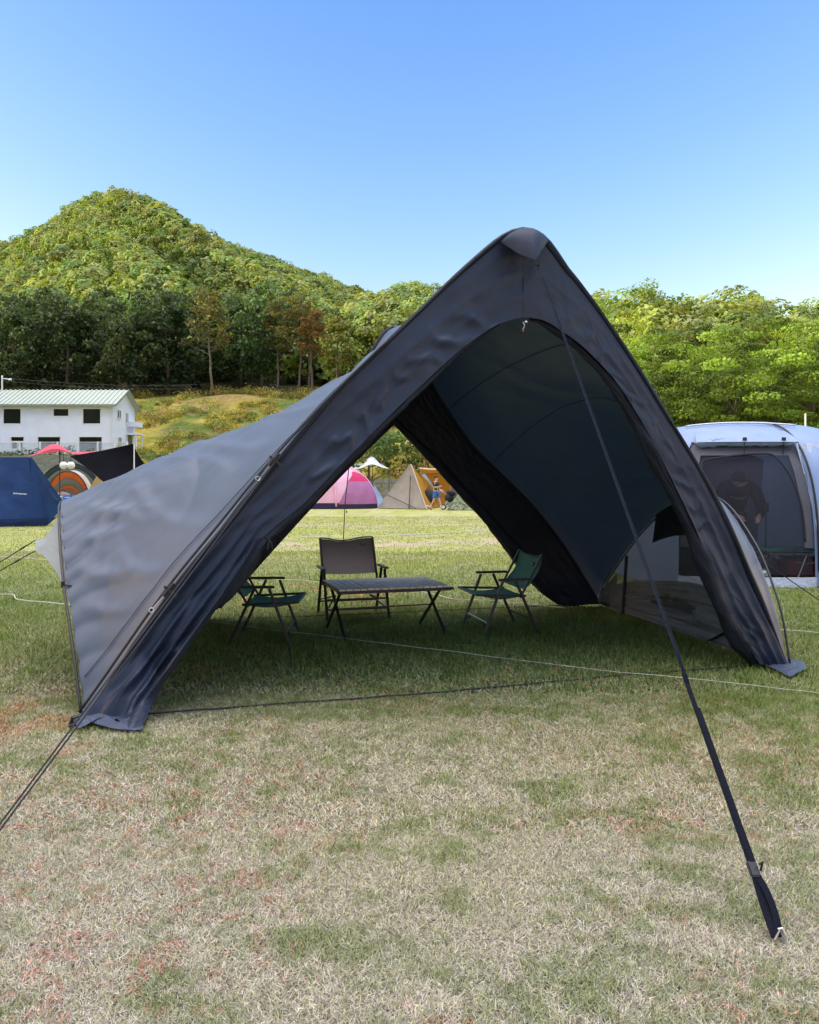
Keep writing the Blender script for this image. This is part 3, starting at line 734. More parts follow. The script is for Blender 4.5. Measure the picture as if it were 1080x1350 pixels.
west = coons(out_w, bout_w, hoop_w, 190, 190, 0.11, 0.035, 201, 0.20, 0.26, [
    (0.04, 0.42, 0.62, 0.56, 0.03, 0.026, 0.016), (0.05, 0.52, 0.58, 0.70, 0.04, 0.034, 0.018), (0.10, 0.64, 0.46, 0.80, -0.03, 0.030, 0.014), (0.05, 0.70, 0.40, 0.84, 0.04, 0.026, 0.014),
    (0.10, 0.34, 0.80, 0.42, 0.02, 0.020, 0.014), (0.02, 0.25, 0.70, 0.30, 0.02, 0.016, 0.012), (0.16, 0.80, 0.36, 0.985, -0.02, 0.030, 0.013), (0.22, 0.84, 0.30, 0.99, 0.01, 0.034, 0.012), (0.20, 0.76, 0.42, 0.985, 0.02, 0.034, 0.014),
    (0.12, 0.86, 0.24, 0.99, 0.01, 0.030, 0.011), (0.30, 0.72, 0.52, 0.98, 0.02, 0.026, 0.016), (0.36, 0.62, 0.70, 0.97, -0.02, 0.022, 0.018), (0.06, 0.88, 0.16, 0.985, 0.005, 0.026, 0.010), (0.04, 0.78, 0.20, 0.90, 0.02, 0.022, 0.012)])
east = coons(out_e, bout_e, hoop_f, 110, 110, 0.11, 0.05, 211, 0.03, 0.10, [(0.05, 0.5, 0.6, 0.62, 0.03, 0.014, 0.016), (0.1, 0.3, 0.8, 0.4, -0.02, 0.012, 0.014), (0.3, 0.7, 0.5, 0.97, 0.02, 0.016, 0.014), (0.55, 0.66, 0.7, 0.97, -0.02, 0.016, 0.014)])
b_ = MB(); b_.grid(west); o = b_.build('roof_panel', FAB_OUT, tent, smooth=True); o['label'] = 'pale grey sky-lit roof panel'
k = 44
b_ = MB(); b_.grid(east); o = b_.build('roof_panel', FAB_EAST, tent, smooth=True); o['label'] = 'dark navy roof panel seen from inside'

def wall(name, O, I, seed, fold, fr, m_, NV=26):
    v = np.linspace(0, 1, NV)[None, :, None]; S = O[:, None] * (1 - v) + I[:, None] * v
    du = np.gradient(S, axis=0); dv = np.gradient(S, axis=1); nn = unit(np.cross(du, dv))
    nn = nn * np.sign((nn * np.array((0, 1.0, 0))).sum(-1, keepdims=True))
    U = np.linspace(0, 1, len(O))[:, None] + 0 * v[..., 0]; Vv = v[..., 0] + 0 * U
    wn = np.sin(np.pi * np.clip(Vv, 0, 1)) ** 0.6
    d = fold * wn * ((fbm(U * fr + Vv * 1.2, Vv * 1.1 + U * 2, seed, 3) - 0.5) * 2) * (0.4 + sstep(0.45, 1.0, U) * 1.6)
    # long folds that run down the leg, and short gathers pulled in by the rolled door
    lg = (np.abs(np.sin(np.pi * (Vv * 3.2 + 0.9 * fbm(U * 3, Vv, seed + 4, 2) + U * 1.5))) ** 0.55 - 0.6)
    st_ = (np.abs(np.sin(np.pi * (U * 17 + Vv * 1.8 + 2.2 * fbm(U * 9, Vv * 2, seed + 7, 2)))) ** 0.6 - 0.6)
    d = d + fold * wn * (lg * (0.15 + 1.0 * sstep(0.55, 0.95, U)) + 0.85 * st_ * sstep(0.25, 0.9, Vv) * sstep(0.42, 0.6, fbm(U * 7, Vv * 2, seed + 8, 2)))
    S = S + nn * d[..., None]; S[..., 2] = np.maximum(S[..., 2], 0.008)
    mb = MB(); mb.grid(S); return mb.build(name, m_, tent, smooth=True)

up = lambda A, n: resample(list(A), n, False)
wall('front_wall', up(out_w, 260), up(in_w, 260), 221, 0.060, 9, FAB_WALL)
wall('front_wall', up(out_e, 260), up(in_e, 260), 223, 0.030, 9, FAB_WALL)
wall('rear_wall', up(bout_e, 60), up(bin_e, 60), 225, 0.02, 9, FAB_ROLL, 12)
wall('rear_wall', up(bout_w, 60), up(bin_w, 60), 227, 0.02, 9, FAB_ROLL, 12)

def roll(name, path, r0, r1, seed, sx, m_, parent, n=14, ymul=1.0, shift=(0, 0, 0)):
    A = resample(list(path), 110, False) + np.array(shift); mb = MB(); t = np.linspace(0, 1, 110)
    rad = r0 + (r1 - r0) * t; rad = rad * (0.75 + 0.5 * fbm(t * 9, t * 0 + seed, seed, 3)) * np.clip(np.minimum(t, 1 - t) / 0.06, 0.25, 1) ** 0.6
    mb.tube(A, rad, n)
    vs = np.array(mb.v); q = np.repeat(A, n, axis=0); ang = np.tile(np.arange(n), 110)
    k_ = 1 + 0.55 * (fbm(np.repeat(t, n) * 11 + np.minimum(ang, n - ang) * 0.25, np.minimum(ang, n - ang) * 0.9, seed + 2, 3) - 0.5) * 2
    vs = q + (vs - q) * k_[:, None]; vs[:, 2] = np.maximum(vs[:, 2], 0.006); mb.v = [tuple(p) for p in vs]
    for i in range(110):
        for j in range(n): mb.uv[i * n + j] = (i / 109, j / n)
    return mb.build(name, m_, parent, smooth=True)

roll('door_roll', in_w[2:33], 0.018, 0.045, 231, 0, FAB_ROLL, tent, shift=(0, 0.05, 0))
roll('door_roll', in_e[1:], 0.022, 0.075, 233, 0, FAB_ROLL, tent, shift=(-0.02, 0.06, 0))
roll('door_roll', bin_e[2:], 0.03, 0.085, 235, 0, FAB_ROLL, tent, shift=(0.0, -0.05, 0.02))
# the door cloth that hangs loose below its tie on the west side
A0 = resample([fp(347, 708), fp(330, 737), fp(312, 766), fp(277, 816), fp(240, 868), fp(213, 908), fp(186, 962)], 60)
B0 = resample([fp(335, 715), fp(300, 772), fp(268, 815), fp(236, 858), fp(206, 900), fp(180, 925), fp(165, 957)], 60)
t = np.linspace(0, 1, 60)[:, None]; s = np.linspace(0, 1, 16)[None, :, None]
bul = np.sin(np.pi * s) * (0.05 + 0.11 * np.sin(np.pi * t)[:, None] ** 1)
S = A0[:, None] * (1 - s) + B0[:, None] * s + np.array((0.10, -1.0, 0.1)) * bul
U = np.linspace(0, 1, 60)[:, None] + 0 * s[..., 0]; S[..., 1] += -0.035 * (fbm(s[..., 0] * 5 + U * 2, U * 2.2, 241, 3) - 0.5) * 2 * np.sin(np.pi * s[..., 0]) - 0.02
S[..., 2] = np.maximum(S[..., 2], 0.008)
mb = MB(); mb.grid(S); mb.build('door_flap', FAB_WALL, tent, smooth=True)
mb = MB(); tp = fp(349, 706); mb.tube([tp, tp + np.array((0.03, 0, -0.03)), tp + np.array((0.02, -0.01, -0.09))], 0.006, 6); mb.tube([tp, tp + np.array((0.045, 0, -0.05)), tp + np.array((0.05, 0, -0.085))], 0.005, 6)
mb.build('tie_cord', BLACKCORD, tent)

# poles: sleeve along the front arch, bare black pole lying outside it on the west, hoops
def pole(name, A, rad, m_=BLACK, shift=(0, 0, 0), n=8):
    mb = MB(); mb.tube(np.asarray(A) + np.array(shift), rad, n); return mb.build(name, m_, tent, smooth=True)
sleeve = np.concatenate([out_w[::-1], out_e[1:]])
o = roll('pole_sleeve', sleeve, 0.020, 0.020, 237, 0, FAB_ROLL, tent, 10)
roll('pole_sleeve', np.concatenate([bout_w[::-1], bout_e[1:]]), 0.025, 0.025, 239, 0, FAB_ROLL, tent, 8)
for hoop, dx in ((hoop_w, -0.02), (hoop_e * 0.3 + hoop_f * 0.7, 0.012)):
    pole('hoop_pole', hoop, 0.0095, shift=(dx, -0.03 if dx > 0 else -0.01, 0.0))
pw_ = resample([fp(*q) for q in [(520, 450), (440, 529), (366, 609), (296, 695), (226, 782), (148, 893), (116, 938)]], 40) + np.array((-0.035, -0.045, 0.01))
o = pole('side_pole', pw_, 0.009)
for q in ((369, 606), (232, 776)):
    c = fp(*q) + np.array((-0.03, -0.055, 0.0)); mb = MB()
    d1 = unit((fp(q[0] + 20, q[1] - 24) - fp(*q))[None])[0]; d2 = np.array((d1[2], 0, -d1[0]))
    mb.bar(c - d2 * 0.035, c + d2 * 0.07, 0.022, 0.016, bev=0.004); mb.tube([c - d1 * 0.05, c, c + d1 * 0.05], 0.013, 8)
    clip = mb.build('pole_clip', BLACK, tent)
    mb = MB(); c2 = c - d1 * 0.16
    ring = [c2 + d1 * 0.014 * math.cos(a) + d2 * 0.014 * math.sin(a) for a in np.linspace(0, 2 * math.pi, 14)]
    mb.tube(ring, 0.004, 6); mb.tube([c2 + d1 * 0.012, c - d1 * 0.02], 0.0035, 6); mb.build('ring', STEEL, clip)
# hook straps between the hoops and the cloth
for hoop, i, dv in ((hoop_e, 9, (-0.14, 0.03, -0.03)), (hoop_w, 9, (0.10, 0.02, -0.02))):
    a = hoop[i] + np.array((0.045 if dv[0] < 0 else -0.02, -0.02, 0)); mb = MB(); mb.bar(a, a + np.array(dv), 0.02, 0.006); mb.tube([a + np.array((0, 0, -0.02)), a + np.array((0, 0, 0.02))], 0.014, 8)
    mb.build('hook_strap', BLACKCORD, tent)

# apex visor
tip = np.array(P(706, 343, 5.42)); ctr = fp(690, 300)
L_ = resample([fp(660, 320), fp(672, 309), fp(690, 302), fp(708, 307), fp(722, 318)], 24); L_[:, 1] -= 0.03
lo_ = resample([fp(660, 321) + np.array((0, -0.03, 0)), np.array(P(683, 334, 5.52)), tip, np.array(P(714, 330, 5.55)), fp(722, 319) + np.array((0, -0.03, 0))], 24, False)
s = np.linspace(0, 1, 8)[None, :, None]; S = L_[:, None] * (1 - s) + lo_[:, None] * s + np.array((0, -0.06, 0.04)) * np.sin(np.pi * s) * np.sin(np.pi * np.linspace(0, 1, 24))[:, None, None]
mb = MB(); mb.grid(S); mb.build('visor', fabric('visor_cloth', (0.014, 0.020, 0.042), rough=0.6, trans=0, wrinkle=0.2, su=6, sv=2, dist=0.03, spec=0.2), tent, smooth=True)
mb = MB(); mb.box(tip + np.array((0.01, -0.01, -0.02)), (0.03, 0.012, 0.04), bev=0.003); mb.tube([tip, tip + np.array((0.03, 0, -0.02)), tip + np.array((0.02, 0, -0.06))], 0.006, 6); mb.build('guy_loop', BLACKCORD, tent)
mb = MB(); zc_ = fp(690, 424) + np.array((0, 0.02, 0)); mb.tube([zc_, zc_ + np.array((0.012, -0.01, -0.025)), zc_ + np.array((0, -0.01, -0.05))], 0.004, 6)
mb.ellipsoid(zc_ + np.array((0.02, -0.01, 0.0)), (0.012, 0.006, 0.008), 8, 5); zp = mb.build('zip_pull', STEEL, tent)
mb = MB(); mb.ellipsoid(zc_ + np.array((0, -0.01, -0.06)), (0.007, 0.006, 0.012), 8, 5); mb.build('pull_tab', mat('red_tab', (0.5, 0.05, 0.05), 0.5), zp)

# east side wall inside its hoop: insect net above, half sheer curtain hanging below, dark hood on top
gl = np.stack([np.linspace(0, 1, NH)] * 3, 1); ground_e = FR[None] * (1 - gl) + BR[None] * gl; ground_e[:, 2] = 0.03
def side(lo0, lo1, u0, u1, m_, name, sagf=None, off=0.0, seed=251, fold=0.01, nu=40, nv=24):
    ui = np.linspace(u0, u1, nu) * (NH - 1); smp = lambda A: np.stack([np.interp(ui, np.arange(NH), A[:, k]) for k in range(3)], 1)
    hp, gd = smp(hoop_f), smp(ground_e); v = np.linspace(0, 1, nv)[None, :, None]; uu = np.linspace(0, 1, nu)[:, None, None]
    a = lo0 + (sagf(uu) if sagf else 0); f = a + (lo1 - a) * v
    S = hp[:, None] * (1 - f) + gd[:, None] * f
    w_ = np.sin(np.pi * v) * np.sin(np.pi * uu)
    S = S + np.array((-1.0, -0.2, 0)) * (off + fold * w_ * (fbm(uu[..., 0] * 5 + v[..., 0] * 3, v[..., 0] * 7 + uu[..., 0] * 0, seed, 3)[..., None] - 0.5) * 4)
    mb = MB(); mb.grid(S); return mb.build(name, m_, tent, smooth=True)
side(0.02, 1.0, 0.03, 0.97, NET, 'net_window', off=0.03)
o = side(0.02, 0.30, 0.22, 0.66, FAB_ROLL, 'window_hood', off=0.06, fold=0.04, sagf=None)
side(0.42, 1.0, 0.10, 0.86, NETCLOTH, 'side_curtain', sagf=lambda u: 0.26 * np.sin(np.pi * np.clip(u * 0.75 + 0.02, 0, 1)) - 0.02 + 0 * u, off=0.10, fold=0.14)
side(0.34, 1.0, 0.85, 0.985, fabric('grey_corner_panel', (0.17, 0.172, 0.185), rough=0.6, trans=0.4, wrinkle=0.2, alpha=0.93), 'corner_panel', off=0.05, fold=0.02, nu=14)
mb = MB()
for u_ in (0.79,):
    i = int(u_ * (NH - 1)); a = hoop_e[i] * 0.72 + ground_e[i] * 0.28 + np.array((-0.12, -0.03, 0)); c = ground_e[i - 1] + np.array((-0.14, -0.03, 0.0)); mb.bar(a, c, 0.035, 0.006); mb.build('wall_strap', BLACKCORD, tent); mb = MB()
    j = int(0.22 * (NH - 1)); c2 = ground_e[j + 2] + np.array((-0.13, -0.02, 0.02)); a2 = hoop_e[j - 2] * 0.35 + ground_e[j - 2] * 0.65 + np.array((-0.12, -0.02, 0)); mb.bar(a2, c2, 0.06, 0.006)
mb.build('wall_strap', BLACKCORD, tent)
roll('wall_hem', ground_e + np.array((-0.03, 0, 0.0)), 0.018, 0.03, 255, 0, FAB_ROLL, tent, 8)
# west side wall inside its hoop, mostly turned away
ground_w = FL[None] * (1 - gl) + BL[None] * gl; ground_w[:, 2] = 0.01
v = np.linspace(0, 1, 14)[None, :, None]; S = hoop_w[:, None] * (1 - v) + ground_w[:, None] * v + np.array((0.05, 0, 0)) * np.sin(np.pi * v)
mb = MB(); mb.grid(S); mb.build('side_wall', NET, tent, smooth=True)
# inside seams
mb = MB()
for A, i, w_ in ((east, 30, 0.0035), (east, 52, 0.003)):
    row = A[2:-2, i]; mb.tube(row + np.array((-0.012, -0.004, -0.008)), w_, 5)
mb.build('seam_tape', FAB_WALL, tent)

for A, nm in ((west[9, 3:-2], 0.0038),):
    mb = MB(); mb.tube(A + np.array((-0.006, -0.008, 0.005)), nm, 5); mb.build('seam_tape', FAB_FOOT, tent, smooth=True)
# pale vent flap guyed out on the west side
a = hoop_w[int(0.30 * NH):int(0.60 * NH)]; a = resample(list(hoop_w[8:23]), 24); tipA = np.array(P(47, 712, 6.25)); tipB = np.array(P(47, 726, 6.1))
lo_ = np.stack([tipB + (tipA - tipB) * k for k in np.linspace(0, 1, 24)])
s = np.linspace(0, 1, 18)[None, :, None]; kk = np.linspace(0, 1, 24)[:, None, None]
S = a[:, None] * (1 - s) + lo_[:, None] * s + np.array((0, 0, -1.0)) * 0.10 * np.sin(np.pi * s) * (kk - 0.35) * 1.6
mb = MB(); mb.grid(S); mb.build('vent_flap', FAB_FLAP, tent, smooth=True)

# ground straps joining the feet, ground skirts at the two front feet
def strap(a, c, z=0.006, sag=0.02, w_=0.014):
    a = np.array(a, float); c = np.array(c, float); mb = MB(); t = np.linspace(0, 1, 40)[:, None]; A = a * (1 - t) + c * t
    A[:, 2] = z + 0.008 * (fbm(t[:, 0] * 30, t[:, 0], 261, 2)); A[:, 0] += sag * np.sin(t[:, 0] * 6); A[:, 1] += sag * np.sin(t[:, 0] * 9 + 1)
    mb.tube(A, w_ / 2, 6); return mb.build('ground_strap', BLACKCORD, tent)
strap(G(190, 945), G(1005, 878)); strap(BL, BR)
def skirt(pts, seed, m_=FAB_FOOT):
    c = np.mean(np.array(pts), axis=0); c[2] = 0.05; n = 36; ring = resample(pts + [pts[0]], n, False); mb = MB(); s = np.linspace(0, 1, 9)[:, None, None]
    S = c[None, None] * (1 - s) + ring[None] * s; S[..., 2] = 0.018 + 0.055 * (fbm(S[..., 0] * 9, S[..., 1] * 9, seed, 3)) * (1 - s[..., 0] * 0.65)
    mb.grid(S); return mb.build('ground_skirt', m_, tent, smooth=True)
skirt([np.array(G(*q, 0.02)) for q in [(96, 948), (118, 934), (150, 930), (196, 940), (186, 964), (150, 962), (118, 953), (104, 962)]], 271)
skirt([np.array(G(*q, 0.02)) for q in [(985, 862), (1030, 866), (1058, 872), (1064, 882), (1042, 893), (1022, 884), (1000, 874)]], 273)
mb = MB(); q = np.array(G(92, 957)); mb.tube([q, q + np.array((0.02, 0, 0.05)), q + np.array((0.05, 0.02, 0.055))], 0.012, 6); mb.tube([q, q + np.array((0.10, 0.02, 0.03)), q + np.array((0.16, 0.04, 0.03))], 0.018, 6); mb.build('foot_buckle', BLACK, tent)

# ------------------------------------------------------------------ guy ropes, strap and pegs
def rope(name, label, pts, rad, cat='rope', m_=BLACKCORD, slider=None, peg=True, group=None, sag=0.0):
    pts = [Vector(p) for p in pts]; g = Vector((pts[-1].x, pts[-1].y, 0)); t = thing(name, label, cat, g, 0, group)
    mb = MB(); A = []
    for i in range(len(pts) - 1):
        for k_ in np.linspace(0, 1, 12, endpoint=False): A.append(pts[i].lerp(pts[i + 1], k_) - Vector((0, 0, sag * 4 * k_ * (1 - k_))))
    A.append(pts[-1]); mb.tube(A, rad, 6); mb.build('cord', m_, t)
    if slider:
        c = pts[0].lerp(pts[-1], slider); d_ = (pts[-1] - pts[0]).normalized(); mb = MB(); mb.bar(c - d_ * 0.025, c + d_ * 0.025, 0.016, 0.012, bev=0.003); mb.build('tension_slider', BLACK, t)
    if peg:
        d_ = (pts[0] - pts[-1]); d_.z = 0; d_.normalize(); mb = MB(); b0 = pts[-1]
        mb.tube([b0 + Vector((0, 0, -0.12)) + d_ * 0.03, b0 - d_ * 0.005 + Vector((0, 0, 0.03)), b0 - d_ * 0.02 + Vector((0, 0, 0.045)), b0 - d_ * 0.035 + Vector((0, 0, 0.03))], 0.004, 6)
        mb.build('peg', STEEL, t)
    return t

# main strap from the apex to the peg in front
S0 = Vector(tip) + Vector((0.02, 0, -0.04)); S1 = Vector(G(1026, 1238, 0.015)); t = thing('guy_strap', 'long black guy strap running from the tent peak to a steel peg', 'strap', (S1.x, S1.y, 0))
q = lambda s: S0.lerp(S1, s)
mb = MB(); mb.tube([q(s) for s in np.linspace(0, 0.775, 20)], 0.0048, 7); mb.tube([q(s) + Vector((0.008, -0.004, 0)) for s in np.linspace(0.03, 0.775, 20)], 0.0028, 6); mb.build('cord', mat('slate_cord', (0.016, 0.020, 0.032), 0.95, var=0.2, scale=60, spec=0.05), t, smooth=True)
mb = MB(); wv = Vector((0.92, 0.25, 0.28)).normalized()
def ribbon(mb, A, wid, thick=0.003):
    n = len(A); vs = []
    for i, p in enumerate(A):
        p = Vector(p); d_ = (Vector(A[min(i + 1, n - 1)]) - Vector(A[max(i - 1, 0)])).normalized(); x = (wv - d_ * wv.dot(d_)).normalized(); z = d_.cross(x); ww = wid[i] if hasattr(wid, '__len__') else wid
        for a_, b2 in ((-1, -1), (1, -1), (1, 1), (-1, 1)): vs.append(p + x * (ww / 2 * a_) + z * (thick * b2))
    fs = [(4 * i + j, 4 * i + (j + 1) % 4, 4 * i + 4 + (j + 1) % 4, 4 * i + 4 + j) for i in range(n - 1) for j in range(4)] + [(3, 2, 1, 0), tuple(4 * (n - 1) + j for j in range(4))]
    mb.add(vs, fs)
BND = q(0.948)
ribbon(mb, [q(s) for s in np.linspace(0.765, 0.948, 12)], np.linspace(0.016, 0.023, 12))
ribbon(mb, [q(s) + Vector((0.006, -0.006, -0.004)) for s in np.linspace(0.80, 0.945, 10)], 0.02)
mb.build('webbing', mat('black_webbing', (0.010, 0.012, 0.020), 0.9, var=0.25, scale=120, bump=0.4, bscale=500, spec=0.1), t)
mb = MB(); mb.box(BND, (0.034, 0.016, 0.05), (S1 - S0).to_track_quat('Z', 'Y').to_matrix(), bev=0.004); mb.tube([BND + Vector((0.014, -0.01, 0.02)), BND + Vector((0.026, -0.012, 0.03)), BND + Vector((0.02, -0.01, 0.0))], 0.004, 6); mb.build('buckle', BLACK, t)
mb = MB(); mb.bar(BND + Vector((-0.014, -0.013, -0.018)), BND + Vector((0.012, -0.013, -0.015)), 0.004); mb.build('buckle_bar', STEEL, t)
mb = MB(); ribbon(mb, [BND.lerp(S1, k_) + Vector((0, 0, -0.012 * math.sin(math.pi * k_))) for k_ in np.linspace(0.05, 0.97, 10)], np.linspace(0.024, 0.036, 10)); ribbon(mb, [BND.lerp(S1, k_) + Vector((0.018 * math.sin(math.pi * k_ * .8), 0.01, 0.012 * math.sin(math.pi * k_))) for k_ in np.linspace(0.05, 0.99, 10)], 0.022)
mb.build('strap_tail', MATS['black_webbing'], t)
mb = MB(); mb.tube([S1 + Vector((0, 0, 0.03)), S1 + Vector((0.012, 0, 0.035)), S1 + Vector((0.02, -0.005, 0.015)), S1 + Vector((0.02, -0.01, -0.08))], 0.0045, 8); mb.tube([S1 + Vector((-0.012, -0.004, 0.0)), S1 + Vector((0.004, -0.004, 0.032)), S1 + Vector((0.018, -0.004, 0.0))], 0.004, 7); mb.build('peg', STEEL, t)

a = fp(372, 602) + np.array((-0.04, -0.05, 0)); st = np.array(G(-70, 1180, 0.02))
rope('guy_rope', 'doubled dark guy rope slanting from the grey roof edge past the tent foot', [a, st], 0.0042, sag=0.0)
rope('guy_rope', 'second strand of the doubled guy rope beside the tent foot', [a + np.array((0.012, 0, -0.02)), st + np.array((0.014, 0.01, 0))], 0.0042)
rope('guy_rope', 'thin guy cord from the upper corner of the pale vent flap', [tipA, (-4.35, 6.0, 0.02)], 0.004, slider=0.06)
rope('guy_rope', 'thin guy cord from the lower corner of the pale vent flap', [tipB, (-4.25, 5.55, 0.02)], 0.004, slider=0.08)
rope('guy_rope', 'dark guy cord with tensioner outside the navy roof panel by the grey dome', [np.array(P(948, 690, 7.3)), P(965, 712, 7.35), (4.15, 7.15, 0.02)], 0.0045, slider=0.62)
rope('guy_rope', 'thin guy cord hanging behind the brown camp chair by the pink tent', [P(466, 560, 8.9), P(455, 665, 11.2), G(451, 752, 0.02)], 0.006, slider=0.5)
rope('guy_rope', 'short dark guy cord pegged behind the green chair near the rear door', [P(700, 738, 9.75), G(716, 785, 0.02)], 0.006)
rope('guy_rope', 'short distant guy cord hanging from the rear tent edge above the far lawn', [P(655, 668, 9.9), P(655, 684, 9.9)], 0.006, peg=False)

# white boundary cords lying on the lawn
def cord(label, pts, rad, wav=0.02, seed=1):
    A = resample([np.array(p) for p in pts], 90); t = np.linspace(0, 1, 90); ln = np.linalg.norm(A[-1] - A[0])
    A[:, 1] += wav * (fbm(t * ln * 1.8, t * 0, 281 + seed, 3) - 0.5) * 2; A[:, 2] = 0.022 + 0.012 * fbm(t * ln * 3, t * 0, 291 + seed, 2)
    c = A.mean(0); mb = MB(); mb.tube(A, rad, 5); o = mb.build('boundary_cord', WHITECORD, None, loc=(c[0], c[1], 0)); return tag(o, label, 'cord')
cord('thin white cord crossing the lawn diagonally in front of the camp table', [G(225, 818), G(290, 825), G(450, 845), G(620, 866), G(800, 889), G(940, 903), G(1160, 929)], 0.0025, 0.015, 1)
cord('kinked white cord on the lawn beside the grey roof panel', [G(-40, 788), G(12, 786), G(24, 793), G(60, 797), G(100, 801), G(150, 806)], 0.006, 0.02, 2)
cord('straight white cord on the lawn below the navy tent', [G(-40, 733), G(40, 738), G(86, 743), G(200, 752)], 0.008, 0.01, 3)
cord('wavy white cord on the lawn running behind the three camp chairs', [G(345, 766), G(410, 769), G(470, 779), G(545, 782), G(600, 792), G(660, 796), G(745, 804)], 0.005, 0.10, 4)
cord('short white cord on the lawn beyond the navy side of the tent', [G(1006, 833), G(1045, 835), G(1120, 841)], 0.005, 0.01, 5)
cord('faint pale cord across the far lawn before the pink tent', [G(395, 709), G(450, 710), G(540, 706), G(640, 700)], 0.012, 0.05, 6)

# ------------------------------------------------------------------ camp furniture
GREEN_CANVAS = mat('green_canvas', (0.040, 0.19, 0.145), 0.75, var=0.12, scale=14, bump=0.25, bscale=350)
BROWN_CANVAS = mat('brown_canvas', (0.115, 0.095, 0.095), 0.8, var=0.10, scale=14, bump=0.25, bscale=350)
ARMWOOD = mat('dark_armrest', (0.022, 0.018, 0.017), 0.5, var=0.3, scale=25)
GUNMETAL = mat('gunmetal_tube', (0.045, 0.045, 0.05), 0.4, 0.3, var=0.15, scale=30)
TABLEWOOD = mat('table_slat_wood', (0.74, 0.62, 0.51), 0.65, var=0.25, scale=9)
PATCH = mat('dark_patch', (0.015, 0.015, 0.017), 0.6)
PATCHMARK = mat('patch_mark', (0.30, 0.33, 0.33), 0.6)

def sheet_between(mb, A, B, nu=14, sag=0.03, bow=(0, 0, -1), thick=0.006):
    """cloth slung between two rails A and B (polylines)"""
    A = resample([np.array(p) for p in A], nu, False); B = resample([np.array(p) for p in B], nu, False); s = np.linspace(0, 1, 14)[None, :, None]
    S = A[:, None] * (1 - s) + B[:, None] * s + np.array(bow) * sag * (np.sin(np.pi * s) ** 1.0)
    mb.grid(S); mb.grid(S[::-1] + np.array(bow) * thick)

